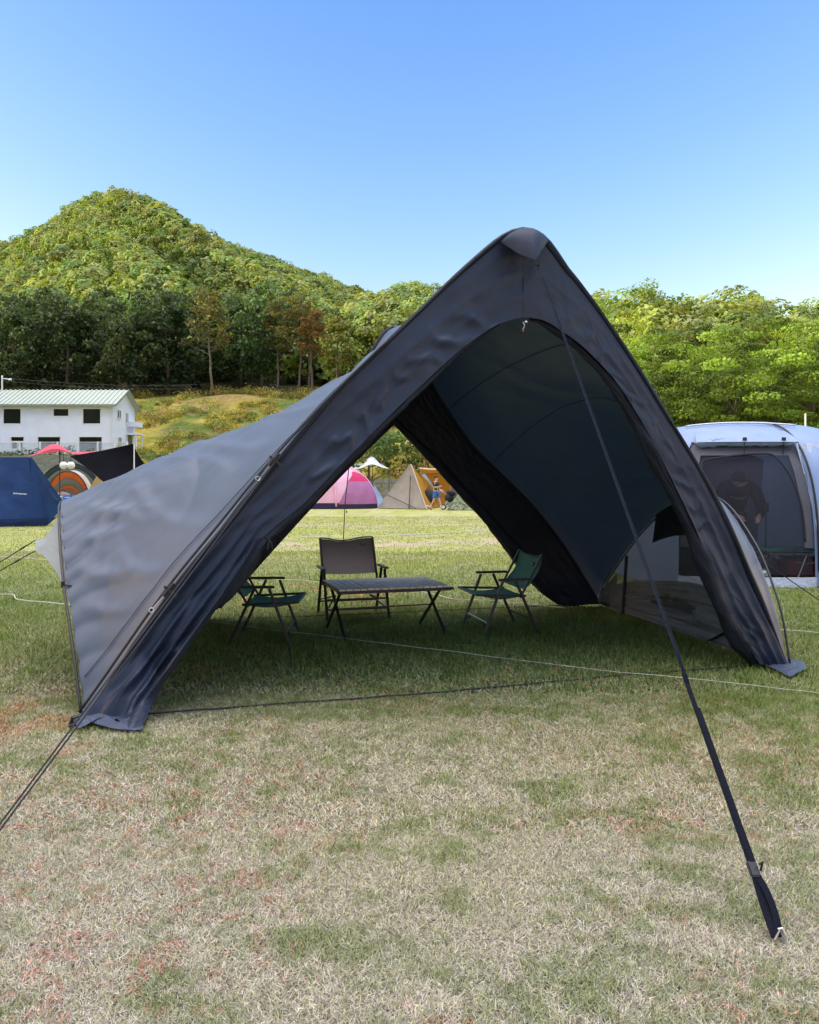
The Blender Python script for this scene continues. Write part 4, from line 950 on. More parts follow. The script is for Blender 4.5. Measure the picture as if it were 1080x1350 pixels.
def chair(name, label, loc, rz, cloth, W=0.66, ZB=0.75, ys=1.0, brown=False, group=None):
    t = thing(name, label, 'chair', loc, rz, group); h = W / 2; b_ = lambda mb, n, m_=BLACK, p=t: mb.build(n, m_, p, world=False)
    zs, za = 0.37, 0.505
    for sx in (-1, 1):
        x = sx * h
        mb = MB(); mb.bar((x, -0.27 * ys, 0.012), (x, -0.085 * ys, za), 0.024, 0.028, up=(1, 0, 0), bev=0.004); lg = b_(mb, 'leg', GUNMETAL if not brown else BLACK)
        mb = MB(); mb.tube([(x, -0.275 * ys, 0.0), (x, -0.262 * ys, 0.03)], 0.017, 8); b_(mb, 'foot_cap', BLACK, lg)
        mb = MB(); mb.bar((x, 0.27 * ys, 0.012), (x, 0.045 * ys, za), 0.024, 0.028, up=(1, 0, 0), bev=0.004); lg = b_(mb, 'leg', BLACK)
        mb = MB(); mb.tube([(x, 0.275 * ys, 0.0), (x, 0.26 * ys, 0.03)], 0.017, 8); b_(mb, 'foot_cap', BLACK, lg)
        mb = MB(); mb.box((x + sx * 0.012, 0.055 * ys - 0.02, za + 0.016), (0.05, 0.34 * ys, 0.022), bev=0.007); b_(mb, 'armrest', ARMWOOD)
        xi = x - sx * 0.03
        mb = MB(); mb.bar((xi, 0.10 * ys, zs - 0.03), (xi, 0.325 * ys, ZB), 0.018, 0.024, up=(1, 0, 0), bev=0.004); b_(mb, 'back_post', BLACK)
        mb = MB(); mb.bar((xi, -0.34 * ys, zs + 0.01), (xi, 0.16 * ys, zs - 0.012), 0.02, 0.022, bev=0.004); b_(mb, 'seat_rail', BLACK)
    xi = h - 0.03
    mb = MB(); mb.bar((-h, -0.232 * ys, 0.11), (h, -0.232 * ys, 0.11), 0.018, bev=0.004); b_(mb, 'stretcher', STEEL if rz < 0 else BLACK)
    mb = MB(); mb.bar((-h, 0.222 * ys, 0.13), (h, 0.222 * ys, 0.13), 0.018, bev=0.004); b_(mb, 'stretcher', GUNMETAL if not brown else BLACK)
    for sx in (-1, 1):
        mb = MB()
        if brown:
            mb.bar((sx * h, -0.225 * ys, 0.10), (sx * (h - 0.14), -0.01, 0.22), 0.015); mb.bar((sx * (h - 0.14), -0.01, 0.22), (sx * h, 0.21 * ys, 0.15), 0.015)
        else:
            mb.bar((sx * (h - 0.16), -0.232 * ys, 0.11), (sx * h, -0.262 * ys, 0.045), 0.012)
            mb.bar((sx * h, -0.255 * ys, 0.05), (sx * (h - 0.16), -0.225 * ys, 0.115), 0.010)
        b_(mb, 'brace', GUNMETAL if not brown else BLACK)
    if brown:
        mb = MB(); mb.bar((-h, -0.20 * ys, 0.21), (h, -0.20 * ys, 0.21), 0.018, bev=0.004); b_(mb, 'stretcher', BLACK)
    # top rail of the back, dipping in the middle
    pts = [(-xi, 0.325 * ys, ZB), (-xi * 0.55, 0.33 * ys, ZB - 0.028), (0, 0.335 * ys, ZB - 0.034), (xi * 0.55, 0.33 * ys, ZB - 0.028), (xi, 0.325 * ys, ZB)] if not brown else \
          [(-xi, 0.325 * ys, ZB), (-xi * 0.72, 0.325 * ys, ZB - 0.004), (-xi * 0.35, 0.33 * ys, ZB - 0.030), (xi * 0.1, 0.33 * ys, ZB - 0.026), (xi * 0.55, 0.33 * ys, ZB), (xi, 0.325 * ys, ZB + 0.004)]
    mb = MB(); mb.tube(resample([np.array(p) for p in pts], 16), 0.009, 6); b_(mb, 'top_rail')
    low = 0.42 if not brown else 0.44
    f_ = (low - (zs - 0.03)) / (ZB - zs + 0.03); yl_ = (0.10 + 0.225 * f_) * ys
    mb = MB(); sheet_between(mb, [np.array(p) + np.array((0, -0.004, -0.012)) for p in pts], [(-xi, yl_, low), (0, yl_ + 0.012, low - 0.012), (xi, yl_, low)], 18, 0.045, (0, 1, 0)); bk = mb.build('backrest', cloth, t, world=False, smooth=True)
    # small maker's patch on the upper corner of the back
    px_ = xi * 0.62; zf = ZB - 0.10; yy = (0.10 + 0.225 * (zf - zs + 0.03) / (ZB - zs + 0.03)) * ys
    mb = MB()
    if brown: mb.box((px_, yy + 0.000, zf + 0.03), (0.075, 0.012, 0.036), Matrix.Rotation(-0.5, 3, 'X'), bev=0.003)
    else: mb.ellipsoid((px_ * 1.1, yy + 0.002, zf), (0.025, 0.010, 0.022), 10, 6, Matrix.Rotation(-0.5, 3, 'X'))
    pt = mb.build('patch', PATCH, bk, world=False)
    if not brown:
        mb = MB(); mb.ellipsoid((px_ * 1.1, yy - 0.008, zf), (0.012, 0.004, 0.009), 8, 5, Matrix.Rotation(-0.5, 3, 'X')); mb.build('patch_emblem', PATCHMARK, pt, world=False)
    mb = MB(); mb.tube([(-xi, -0.34 * ys, zs + 0.01), (xi, -0.34 * ys, zs + 0.01)], 0.009, 6); b_(mb, 'front_rail')
    mb = MB(); sheet_between(mb, [(-xi, -0.335 * ys, zs + 0.016), (0, -0.335 * ys, zs + 0.008), (xi, -0.335 * ys, zs + 0.016)], [(-xi, 0.14 * ys, zs - 0.004), (0, 0.14 * ys, zs - 0.012), (xi, 0.14 * ys, zs - 0.004)], 14, 0.035); mb.build('seat', cloth, t, world=False, smooth=True)
    return t

chair('camp_chair', 'green folding camp chair with its back to the rolled front door', (-1.33, 7.56, 0), R(91), GREEN_CANVAS, ZB=0.74)
chair('camp_chair', 'brown wide folding camp chair standing behind the slatted table', (-0.615, 8.88, 0), R(15), BROWN_CANVAS, 0.66, 0.82, 1.15, True)
chair('camp_chair', 'green folding camp chair angled toward the table near the rear door edge', (0.89, 8.09, 0), R(-76.7), GREEN_CANVAS, ZB=0.75)

t = thing('camp_table', 'low folding camp table with grey-brown slatted top and crossed black legs', 'table', (-0.24, 7.92, 0), R(17)); TL, TW, TH = 1.07, 0.78, 0.475
n = 16
mb = MB()
for i in range(n):
    x = -TL / 2 + (i + 0.5) * TL / n; mb.box((x, 0, TH - 0.009 + rnd.uniform(-0.001, 0.001)), (TL / n - 0.006, TW, 0.016), bev=0.003)
mb.build('tabletop', TABLEWOOD, t, world=False)
for sy in (-1, 1):
    mb = MB(); mb.bar((-TL / 2 - 0.01, sy * (TW / 2 - 0.03), TH - 0.034), (TL / 2 + 0.02, sy * (TW / 2 - 0.03), TH - 0.034), 0.026, 0.03, bev=0.004); mb.build('side_rail', BLACK, t, world=False)
for sx in (-1, 1):
    mb = MB(); mb.bar((sx * (TL / 2 - 0.02), -TW / 2, TH - 0.03), (sx * (TL / 2 - 0.02), TW / 2, TH - 0.03), 0.03, 0.026, bev=0.004); mb.build('end_rail', BLACK, t, world=False)
    for k_ in (-1, 1):
        x = sx * (TL / 2 - 0.05) + k_ * 0.014
        mb = MB(); mb.bar((x, -k_ * 0.35, 0.012), (x, k_ * 0.29, TH - 0.04), 0.022, 0.026, up=(1, 0, 0), bev=0.004); lg = mb.build('leg', BLACK, t, world=False)
        mb = MB(); mb.tube([(x, -k_ * 0.353, 0.0), (x, -k_ * 0.333, 0.03)], 0.017, 8); mb.build('foot_cap', BLACK, lg, world=False)
mb = MB(); mb.bar((-TL / 2 + 0.05, 0.0, 0.24), (TL / 2 - 0.05, 0.0, 0.245), 0.012); mb.build('cross_bar', BLACK, t, world=False)
mb = MB(); mb.box((TL / 2 + 0.02, -TW / 2 + 0.02, TH - 0.03), (0.03, 0.05, 0.026), bev=0.005); mb.build('latch', BLACK, t, world=False)

# ------------------------------------------------------------------ people
def body(name, joints, edges, mat_, parent, root='pelvis', sub=2):
    """a continuous figure grown from a skeleton; joints: name -> (point, radius)"""
    names = list(joints); me = bpy.data.meshes.new(name); off = origin_of(parent)
    me.from_pydata([Vector(joints[k][0]) - off for k in names], [(names.index(a), names.index(b)) for a, b in edges], [])
    o = bpy.data.objects.new(name, me); COL.objects.link(o); o.parent = parent
    o.modifiers.new('skin', 'SKIN'); sv = me.skin_vertices[0].data
    for i, k in enumerate(names):
        rr = joints[k][1]; sv[i].radius = rr if isinstance(rr, tuple) else (rr, rr); sv[i].use_root = (k == root)
    if not any(k == root for k in names): sv[0].use_root = True
    md = o.modifiers.new('sub', 'SUBSURF'); md.levels = sub; md.render_levels = sub
    me.materials.append(mat_); return o

SKIN = mat('skin', (0.50, 0.30, 0.22), 0.55, var=0.06)
HAIR = mat('black_hair', (0.012, 0.010, 0.010), 0.5, var=0.3, scale=60)

def walker(base, rz):
    B = Vector(base); M = Matrix.Rotation(rz, 3, 'Z'); p = lambda x, y, z: B + M @ Vector((x, y, z))       # faces -y before turning
    t = thing('person', 'person in dark striped shirt and blue shorts walking beside the stroller', 'person', base)
    J = {'pelvis': (p(0, 0, .92), (.13, .10)), 'waist': (p(0, -.01, 1.08), (.12, .09)), 'chest': (p(0, -.01, 1.28), (.15, .10)), 'neck0': (p(0, 0, 1.44), (.07, .06)), 'neck': (p(0, -.01, 1.50), .048), 'jaw': (p(0, -.03, 1.57), (.062, .072)), 'head': (p(0, -.02, 1.65), (.075, .09)), 'top': (p(0, 0, 1.70), (.06, .07)),
         'nose': (p(0, -.115, 1.605), .016),
         'sl': (p(.17, 0, 1.40), .055), 'el': (p(.22, .02, 1.13), .042), 'wl': (p(.20, -.16, .97), .030), 'hl': (p(.19, -.22, .94), .028),
         'sr': (p(-.17, 0, 1.40), .055), 'er': (p(-.21, -.05, 1.14), .042), 'wr': (p(-.17, -.28, 1.19), .030), 'hr': (p(-.16, -.34, 1.22), .028),
         'kl': (p(.10, -.14, .50), .058), 'al': (p(.10, -.26, .09), .040), 'tl': (p(.11, -.42, .035), .034), 'hpl': (p(.10, -.02, .86), .095),
         'kr': (p(-.10, .08, .49), .058), 'ar': (p(-.10, .30, .11), .040), 'tr': (p(-.11, .17, .035), .034), 'hpr': (p(-.10, 0, .86), .095)}
    E = [('pelvis', 'waist'), ('waist', 'chest'), ('chest', 'neck0'), ('neck0', 'neck'), ('neck', 'jaw'), ('jaw', 'head'), ('head', 'top'), ('jaw', 'nose'), ('neck0', 'sl'), ('sl', 'el'), ('el', 'wl'), ('wl', 'hl'), ('neck0', 'sr'), ('sr', 'er'), ('er', 'wr'), ('wr', 'hr'),
         ('pelvis', 'hpl'), ('hpl', 'kl'), ('kl', 'al'), ('al', 'tl'), ('pelvis', 'hpr'), ('hpr', 'kr'), ('kr', 'ar'), ('ar', 'tr')]
    for s_, hx in (('l', .19), ('r', -.16)):
        h0 = J['h' + s_][0]; w0 = J['w' + s_][0]; d_ = (h0 - w0).normalized()
        for i, (a_, ln) in enumerate(((-.024, .075), (-.008, .085), (.008, .08), (.024, .065))):
            J[f'f{s_}{i}'] = (h0 + d_ * ln + M @ Vector((a_, 0, -.02)), .009); E.append(('h' + s_, f'f{s_}{i}'))
        J[f't{s_}0'] = J[f't{s_}']; J[f'th{s_}'] = (h0 + d_ * .03 + M @ Vector((.035 if s_ == 'r' else -.035, 0, .015)), .010); E.append(('h' + s_, f'th{s_}'))
        del J[f't{s_}0']
    body('body', J, E, SKIN, t)
    for s_ in 'lr': J['u' + s_] = (J['s' + s_][0].lerp(J['e' + s_][0], .75), .052)
    cl = lambda name, ks, es, m_, grow: body(name, {k: (J[k][0], tuple(q + grow for q in (J[k][1] if isinstance(J[k][1], tuple) else (J[k][1],) * 2))) for k in ks}, es, m_, t, ks[0])
    sh = cl('shirt', ['pelvis', 'waist', 'chest', 'neck0', 'sl', 'sr', 'ul', 'ur'], [('pelvis', 'waist'), ('waist', 'chest'), ('chest', 'neck0'), ('neck0', 'sl'), ('neck0', 'sr'), ('sl', 'ul'), ('sr', 'ur')], mat('dark_shirt', (0.02, 0.018, 0.028), 0.8), .028)
    stripe = mat('pale_stripe', (0.55, 0.47, 0.42), 0.8)
    for ax, ay in ((-.10, -.125), (.07, -.135), (-.17, .03), (.0, .135)):
        mb = MB(); mb.tube([p(ax, ay, .90), p(ax * 1.02, ay * 1.0, 1.05), p(ax * 1.1, ay * 1.02, 1.22)], [0.013, 0.016, 0.012], 6); mb.build('stripe', stripe, sh)
    sht = mat('blue_shorts', (0.03, 0.13, 0.42), 0.7)
    J['ml'] = (J['hpl'][0].lerp(J['kl'][0], .72), .085); J['mr'] = (J['hpr'][0].lerp(J['kr'][0], .72), .085)
    body('shorts', {k: (J[k][0], tuple(q + .03 for q in (J[k][1] if isinstance(J[k][1], tuple) else (J[k][1],) * 2))) for k in ('pelvis', 'hpl', 'hpr', 'ml', 'mr')}, [('pelvis', 'hpl'), ('hpl', 'ml'), ('pelvis', 'hpr'), ('hpr', 'mr')], sht, t)
    for s_ in 'lr':
        a_, tt = J['a' + s_][0], J['t' + s_][0]
        body('shoe', {'a': (a_ + Vector((0, 0, -.03)), .05), 'm': (a_.lerp(tt, .5) + Vector((0, 0, -.02)), .048), 't': (tt, .042)}, [('a', 'm'), ('m', 't')], BLACK, t, 'a')
        body('sock', {'a': (a_ + Vector((0, 0, .02)), .048), 'b': (a_.lerp(J['k' + s_][0], .38), .052)}, [('a', 'b')], mat('white_sock', (0.6, 0.6, 0.58), 0.9), t, 'a')
    mb = MB(); hd = J['head'][0]; mb.ellipsoid(hd + M @ Vector((0, .022, .035)), (.092, .105, .085), 16, 10, M); mb.build('hair', HAIR, t, smooth=True)
    mb = MB()
    for sx in (-1, 1): mb.ellipsoid(hd + M @ Vector((sx * .03, -.088, -.02)), (.012, .008, .007), 8, 5, M)
    mb.build('eyes', HAIR, t)
    return t, J
wk, WJ = walker((1.36, 42.0, 0.0), R(62))

def camper(base):
    """bending over the camp table inside the grey dome"""
    B = Vector(base); p = lambda x, y, z: B + Vector((x, y, z))
    t = thing('person', 'person in dark jacket and cap bending forward behind the dome tent net', 'person', base)
    J = {'pelvis': (p(.05, .35, .92), (.15, .12)), 'waist': (p(.04, .28, 1.06), (.15, .11)), 'chest': (p(.02, .08, 1.27), (.19, .13)), 'neck0': (p(-.02, -.06, 1.40), (.09, .08)), 'neck': (p(-.05, -.13, 1.43), .055), 'head': (p(-.08, -.20, 1.46), (.085, .10)), 'brow': (p(-.09, -.25, 1.42), (.075, .085)), 'nose': (p(-.095, -.33, 1.38), .018), 'chin': (p(-.085, -.24, 1.34), (.05, .055)),
         'sl': (p(.22, -.02, 1.33), .078), 'el': (p(.30, -.14, 1.03), .058), 'wl': (p(.16, -.36, .90), .036), 'hl': (p(.12, -.42, .87), .034),
         'sr': (p(-.25, 0, 1.33), .078), 'er': (p(-.33, -.14, 1.04), .058), 'wr': (p(-.18, -.36, .92), .036), 'hr': (p(-.14, -.42, .89), .034),
         'hpl': (p(.13, .33, .86), .11), 'kl': (p(.15, .24, .48), .07), 'al': (p(.15, .34, .08), .045), 'tl': (p(.16, .17, .035), .04), 'hpr': (p(-.05, .33, .86), .11), 'kr': (p(-.07, .24, .48), .07), 'ar': (p(-.08, .34, .08), .045), 'tr': (p(-.09, .17, .035), .04)}
    E = [('pelvis', 'waist'), ('waist', 'chest'), ('chest', 'neck0'), ('neck0', 'neck'), ('neck', 'head'), ('head', 'brow'), ('brow', 'nose'), ('brow', 'chin'), ('neck0', 'sl'), ('sl', 'el'), ('el', 'wl'), ('wl', 'hl'), ('neck0', 'sr'), ('sr', 'er'), ('er', 'wr'), ('wr', 'hr'),
         ('pelvis', 'hpl'), ('hpl', 'kl'), ('kl', 'al'), ('al', 'tl'), ('pelvis', 'hpr'), ('hpr', 'kr'), ('kr', 'ar'), ('ar', 'tr')]
    for s_, sg in (('l', -1), ('r', 1)):
        h0, w0 = J['h' + s_][0], J['w' + s_][0]; d_ = (h0 - w0).normalized()
        for i, (a_, ln) in enumerate(((-.026, .075), (-.009, .088), (.009, .082), (.026, .066))):
            J[f'f{s_}{i}'] = (h0 + d_ * ln + Vector((a_, 0, -.025)), .009); E.append(('h' + s_, f'f{s_}{i}'))
        J[f'th{s_}'] = (h0 + d_ * .03 + Vector((sg * .04, 0, .01)), .010); E.append(('h' + s_, f'th{s_}'))
    body('body', J, E, SKIN, t)
    g = lambda k, q: (J[k][0], tuple(a_ + q for a_ in (J[k][1] if isinstance(J[k][1], tuple) else (J[k][1],) * 2)))
    jk = mat('navy_jacket', (0.010, 0.012, 0.026), 0.7, bump=0.4, bscale=12)
    body('jacket', {k: g(k, .03) for k in ('pelvis', 'waist', 'chest', 'neck0', 'sl', 'el', 'wl', 'sr', 'er', 'wr')}, [('pelvis', 'waist'), ('waist', 'chest'), ('chest', 'neck0'), ('neck0', 'sl'), ('sl', 'el'), ('el', 'wl'), ('neck0', 'sr'), ('sr', 'er'), ('er', 'wr')], jk, t)
    body('trousers', {k: g(k, .025) for k in ('pelvis', 'hpl', 'kl', 'al', 'hpr', 'kr', 'ar')}, [('pelvis', 'hpl'), ('hpl', 'kl'), ('kl', 'al'), ('pelvis', 'hpr'), ('hpr', 'kr'), ('kr', 'ar')], mat('dark_trousers', (0.02, 0.02, 0.024), 0.8), t)
    hd = J['head'][0]; mb = MB(); mb.ellipsoid(hd + Vector((.0, .015, .03)), (.10, .12, .095), 16, 10, Matrix.Rotation(0.35, 3, 'X')); cp = mb.build('cap', jk, t, smooth=True)
    mb = MB(); mb.ellipsoid(hd + Vector((-.01, -.13, -.015)), (.08, .075, .012), 14, 6, Matrix.Rotation(0.5, 3, 'X')); mb.build('brim', jk, cp, smooth=True)
    return t

# ------------------------------------------------------------------ white house on the terrace
WALLW = mat('white_render', (0.70, 0.745, 0.88), 0.85, var=0.05, scale=1.2, bump=0.15, bscale=6)
DARKGLASS = mat('dark_glass', (0.008, 0.009, 0.012), 0.12, var=0.3, scale=0.6)
TRIM = mat('white_trim', (0.72, 0.73, 0.75), 0.5)
ROOFM = mat('pale_green_metal', (0.36, 0.41, 0.34), 0.5, var=0.10, scale=3)
GALV = mat('grey_green_gutter', (0.22, 0.25, 0.21), 0.5)
BX1, BY0, BY1, BX0, BZ0, BZE, BZR = -29.0, 80.0, 86.5, -46.5, 3.6, 9.15, 10.75
t = thing('white_house', 'white two-storey house with pale green ribbed metal roof above the navy tent', 'house', ((BX0 + BX1) / 2, 83, BZ0))
openings = []
def wx(px, y=BY0): return (px - CX) / F * y
def wz(py, y=BY0): return EYE + (HY - py) / F * y
front = [(4, 28, 538.5, 559, 0), (70, 91, 538.5, 549, 0), (109, 133, 538.5, 559, 0), (14, 32, 575.5, 594, 1), (49.5, 80, 575.5, 598, 0), (104, 135, 575.5, 598, 0), (-60, -35, 538.5, 559, 0), (-55, -25, 575.5, 598, 0)]
# front wall with real openings: grid of strips left between the windows
xs = sorted({BX0, BX1} | {wx(a) for a, *_ in front} | {wx(b) for _, b, *_ in front}); zs = sorted({BZ0, BZE} | {wz(c) for _, _, c, *_ in front} | {wz(d) for _, _, _, d, _ in front})
mb = MB()
for i in range(len(xs) - 1):
    for j in range(len(zs) - 1):
        cx_, cz_ = (xs[i] + xs[i + 1]) / 2, (zs[j] + zs[j + 1]) / 2
        if any(wx(a) < cx_ < wx(b) and wz(d) < cz_ < wz(c) for a, b, c, d, _ in front): continue
        mb.add([(xs[i], BY0, zs[j]), (xs[i + 1], BY0, zs[j]), (xs[i + 1], BY0, zs[j + 1]), (xs[i], BY0, zs[j + 1])], [(0, 1, 2, 3)])
ym = (BY0 + BY1) / 2
mb.add([(BX1, BY0, BZ0), (BX1, BY1, BZ0), (BX1, BY1, BZE), (BX1, ym, BZR - 0.12), (BX1, BY0, BZE)], [(0, 1, 2, 3, 4)])
mb.add([(BX0, BY0, BZ0), (BX0, BY1, BZ0), (BX0, BY1, BZE), (BX0, ym, BZR - 0.12), (BX0, BY0, BZE)], [(4, 3, 2, 1, 0)])
mb.add([(BX0, BY1, BZ0), (BX1, BY1, BZ0), (BX1, BY1, BZE), (BX0, BY1, BZE)], [(3, 2, 1, 0)])
mb.build('wall', WALLW, t)
for a, b, c, d, kind in front:
    x0, x1, z1, z0 = wx(a), wx(b), wz(c), wz(d); nm = 'window'
    mb = MB()
    for p0, p1 in (((x0, 0, z0), (x0, 0, z1)), ((x1, 0, z0), (x1, 0, z1)), ((x0, 0, z1), (x1, 0, z1)), ((x0, 0, z0), (x1, 0, z0))):
        mb.bar((p0[0], BY0 + 0.04, p0[2]), (p1[0], BY0 + 0.04, p1[2]), 0.14, 0.10)
    wn = mb.build(nm, TRIM, t)
    mb = MB(); mb.box(((x0 + x1) / 2, BY0 + 0.22, (z0 + z1) / 2), (x1 - x0, 0.03, z1 - z0)); mb.build('pane', DARKGLASS, wn)
    if kind:
        zl = z0 + (z1 - z0) * 0.62; mb = MB()
        for xx in (x0 + 0.12, (x0 + x1) / 2, x1 - 0.12): mb.bar((xx, BY0 + 0.02, z0), (xx, BY0 + 0.02, zl), 0.14, 0.06)
        mb.bar((x0, BY0 + 0.015, zl), (x1, BY0 + 0.015, zl), 0.08, 0.16); mb.bar((x0, BY0 + 0.018, z0 + .1), (x1, BY0 + 0.018, z0 + .1), 0.08, 0.2); mb.build('sash', TRIM, wn)
for (y0, y1, py0, py1) in ((81.2, 82.2, 540, 551), (83.6, 84.4, 544, 558), (81.4, 82.4, 576, 590)):
    z1, z0 = EYE + (HY - py0) / F * y0, EYE + (HY - py1) / F * y0; mb = MB()
    for p0, p1 in (((y0, z0), (y0, z1)), ((y1, z0), (y1, z1)), ((y0, z1), (y1, z1)), ((y0, z0), (y1, z0)), (((y0 + y1) / 2, z0), ((y0 + y1) / 2, z1))): mb.bar((BX1 + 0.03, p0[0], p0[1]), (BX1 + 0.03, p1[0], p1[1]), 0.10, 0.09)
    wn = mb.build('window', TRIM, t); mb = MB(); mb.box((BX1 + 0.012, (y0 + y1) / 2, (z0 + z1) / 2), (0.02, y1 - y0, z1 - z0)); mb.build('pane', DARKGLASS, wn)
# porch at the gable end
mb = MB(); mb.box((BX1 + 0.55, 85.0, 6.35), (1.1, 2.2, 0.16)); mb.box((BX1 + 0.5, 85.0, 7.35), (1.0, 2.0, 0.5)); mb.box((BX1 + 0.95, 84.1, 5.0), (0.12, 0.12, 2.6)); mb.box((BX1 + 0.95, 85.9, 5.0), (0.12, 0.12, 2.6)); mb.build('porch', WALLW, t)
mb = MB(); mb.box((BX1 + 0.02, 85.0, 5.2), (0.04, 1.2, 2.1)); mb.build('door', mat('grey_door', (0.12, 0.14, 0.14), 0.5), t)
# roof with standing ribs
mb = MB(); ov = 0.45; x0, x1 = BX0 - ov, BX1 + ov
sl_ = (BZR - BZE) / (ym - BY0); zf = BZE - sl_ * ov
for ya, yb in ((BY0 - ov, ym), (BY1 + ov, ym)):
    mb.add([(x0, ya, zf), (x1, ya, zf), (x1, yb, BZR), (x0, yb, BZR), (x0, ya, zf - 0.10), (x1, ya, zf - 0.10), (x1, yb, BZR - 0.10), (x0, yb, BZR - 0.10)], [(0, 1, 2, 3), (7, 6, 5, 4), (0, 4, 5, 1), (1, 5, 6, 2), (3, 7, 4, 0)])
    k_ = 0
    xx = x0
    while xx < x1: mb.bar((xx, ya, zf + 0.03), (xx, yb, BZR + 0.03), 0.10, 0.09); xx += 0.46
rf = mb.build('roof', ROOFM, t)
mb = MB(); mb.bar((x0, BY0 - ov - 0.05, zf - 0.06), (x1, BY0 - ov - 0.05, zf - 0.06), 0.12, 0.20); mb.bar((x1 + 0.04, BY0 - ov, zf - 0.03), (x1 + 0.04, ym, BZR - 0.03), 0.06, 0.2); mb.bar((x1 + 0.04, BY1 + ov, zf - 0.03), (x1 + 0.04, ym, BZR - 0.03), 0.06, 0.2); mb.build('gutter', GALV, rf)
mb = MB(); mb.tube([(BX1 - 0.15, BY0 - 0.08, BZ0), (BX1 - 0.15, BY0 - 0.08, BZE - 0.2)], 0.05, 6); mb.build('downpipe', TRIM, t)

# terrace railing of clear panels and white posts
GLASSP = fabric('clear_panel', (0.55, 0.62, 0.68), rough=0.1, trans=0.0, wrinkle=0.0, alpha=0.30)
t = thing('glass_railing', 'clear panel railing with white posts along the terrace of the white house', 'railing', (-34, 72, 3.7))
zb = 3.72; yr = 72.0
pxs = [-30, -4, 26, 53, 76, 103, 129, 152, 168]
for px in pxs: mb = MB(); mb.box((wx(px, yr), yr, zb + 0.62), (0.14, 0.10, 1.25)); mb.build('post', TRIM, t)
for a, b in zip(pxs[:-1], pxs[1:]): mb = MB(); mb.box(((wx(a, yr) + wx(b, yr)) / 2, yr + 0.01, zb + 0.66), (wx(b, yr) - wx(a, yr) - 0.16, 0.02, 0.95)); mb.build('panel', GLASSP, t)
mb = MB(); mb.bar((wx(-30, yr), yr, zb + 1.2), (wx(168, yr), yr, zb + 1.2), 0.06, 0.05); mb.build('top_rail', TRIM, t)

def shrub(name, label, c, rr, n, col, cat='shrub', group=None, leaf=0.2):
    r = np.random.default_rng(int(abs(c[0]) * 31 + c[1] * 7)); t = thing(name, label, cat, c, 0, group)
    k = 14; cc = r.normal(size=(k, 3)) * np.array((rr[0] * .45, rr[1] * .45, rr[2] * .3)) + np.array((0, 0, rr[2] * .6)); ci = r.integers(0, k, n)
    ld = unit(r.normal(size=(n, 3)) + np.array((0, 0, .3))); p = cc[ci] + ld * (min(rr) * 0.45 * r.uniform(.4, 1.1, n))[:, None]; p[:, 2] = np.maximum(p[:, 2], 0.02)
    cl = np.array(col)[None] * (r.uniform(.6, 1.4, k)[ci] * r.uniform(.75, 1.25, n))[:, None]
    np_mesh('foliage', leaf_quads(p, unit(ld + r.normal(size=(n, 3)) * .5), leaf * r.uniform(.6, 1.3, n), r), 4, LEAF, col=np.repeat(cl, 4, axis=0), parent=t)
    mb = MB(); mb.tube([(0, 0, -0.1), (0.03, 0, rr[2] * .4), (0, 0.02, rr[2] * .8)], [0.05, 0.035, 0.02], 5); mb.build('stem', BARK, t, world=False)
    return t
for i, px in enumerate((-10, 8, 24, 40, 62, 88, 112, 150, 172)):
    shrub('shrub', 'low dark shrub in the row below the glass terrace railing', (wx(px, 68.8), 68.8, 3.2), (0.9, 0.6, 0.75), 260, (0.10, 0.12, 0.06), group='shrubs in the row below the terrace railing', leaf=0.16)

# lamp post and wires
t = thing('lamp_post', 'white lamp post with short arm rising behind the white house roof', 'lamp post', (wx(3, 90), 90, 4.5))
mb = MB(); mb.tube([(wx(3, 90), 90, 4.0), (wx(3, 90), 90, EYE + 140 / F * 90)], [0.12, 0.08], 8); mb.build('pole', TRIM, t)
mb = MB(); mb.tube([(wx(3, 90), 90, EYE + 136 / F * 90), (wx(12, 90), 89.9, EYE + 135 / F * 90)], 0.045, 6); mb.build('arm', TRIM, t)
mb = MB(); mb.ellipsoid((wx(14, 90), 89.9, EYE + 134.5 / F * 90), (0.22, 0.14, 0.12), 10, 6); mb.build('lamp_head', TRIM, t)
wire = mat('grey_wire', (0.10, 0.11, 0.12), 0.6)
for py0, py1, lb in ((498, 507, 'upper of two thin wires strung past the lamp post below the wood'), (502, 512, 'lower of two thin wires strung past the lamp post below the wood')):
    a, b = P(4, py0, 90), P(260, py1, 104); mb = MB(); mb.tube([a.lerp(b, k) - Vector((0, 0, 1.6 * k * (1 - k))) for k in np.linspace(0, 1, 16)], 0.011, 5); o = mb.build('power_wire', wire, None, loc=a); tag(o, lb, 'wire')

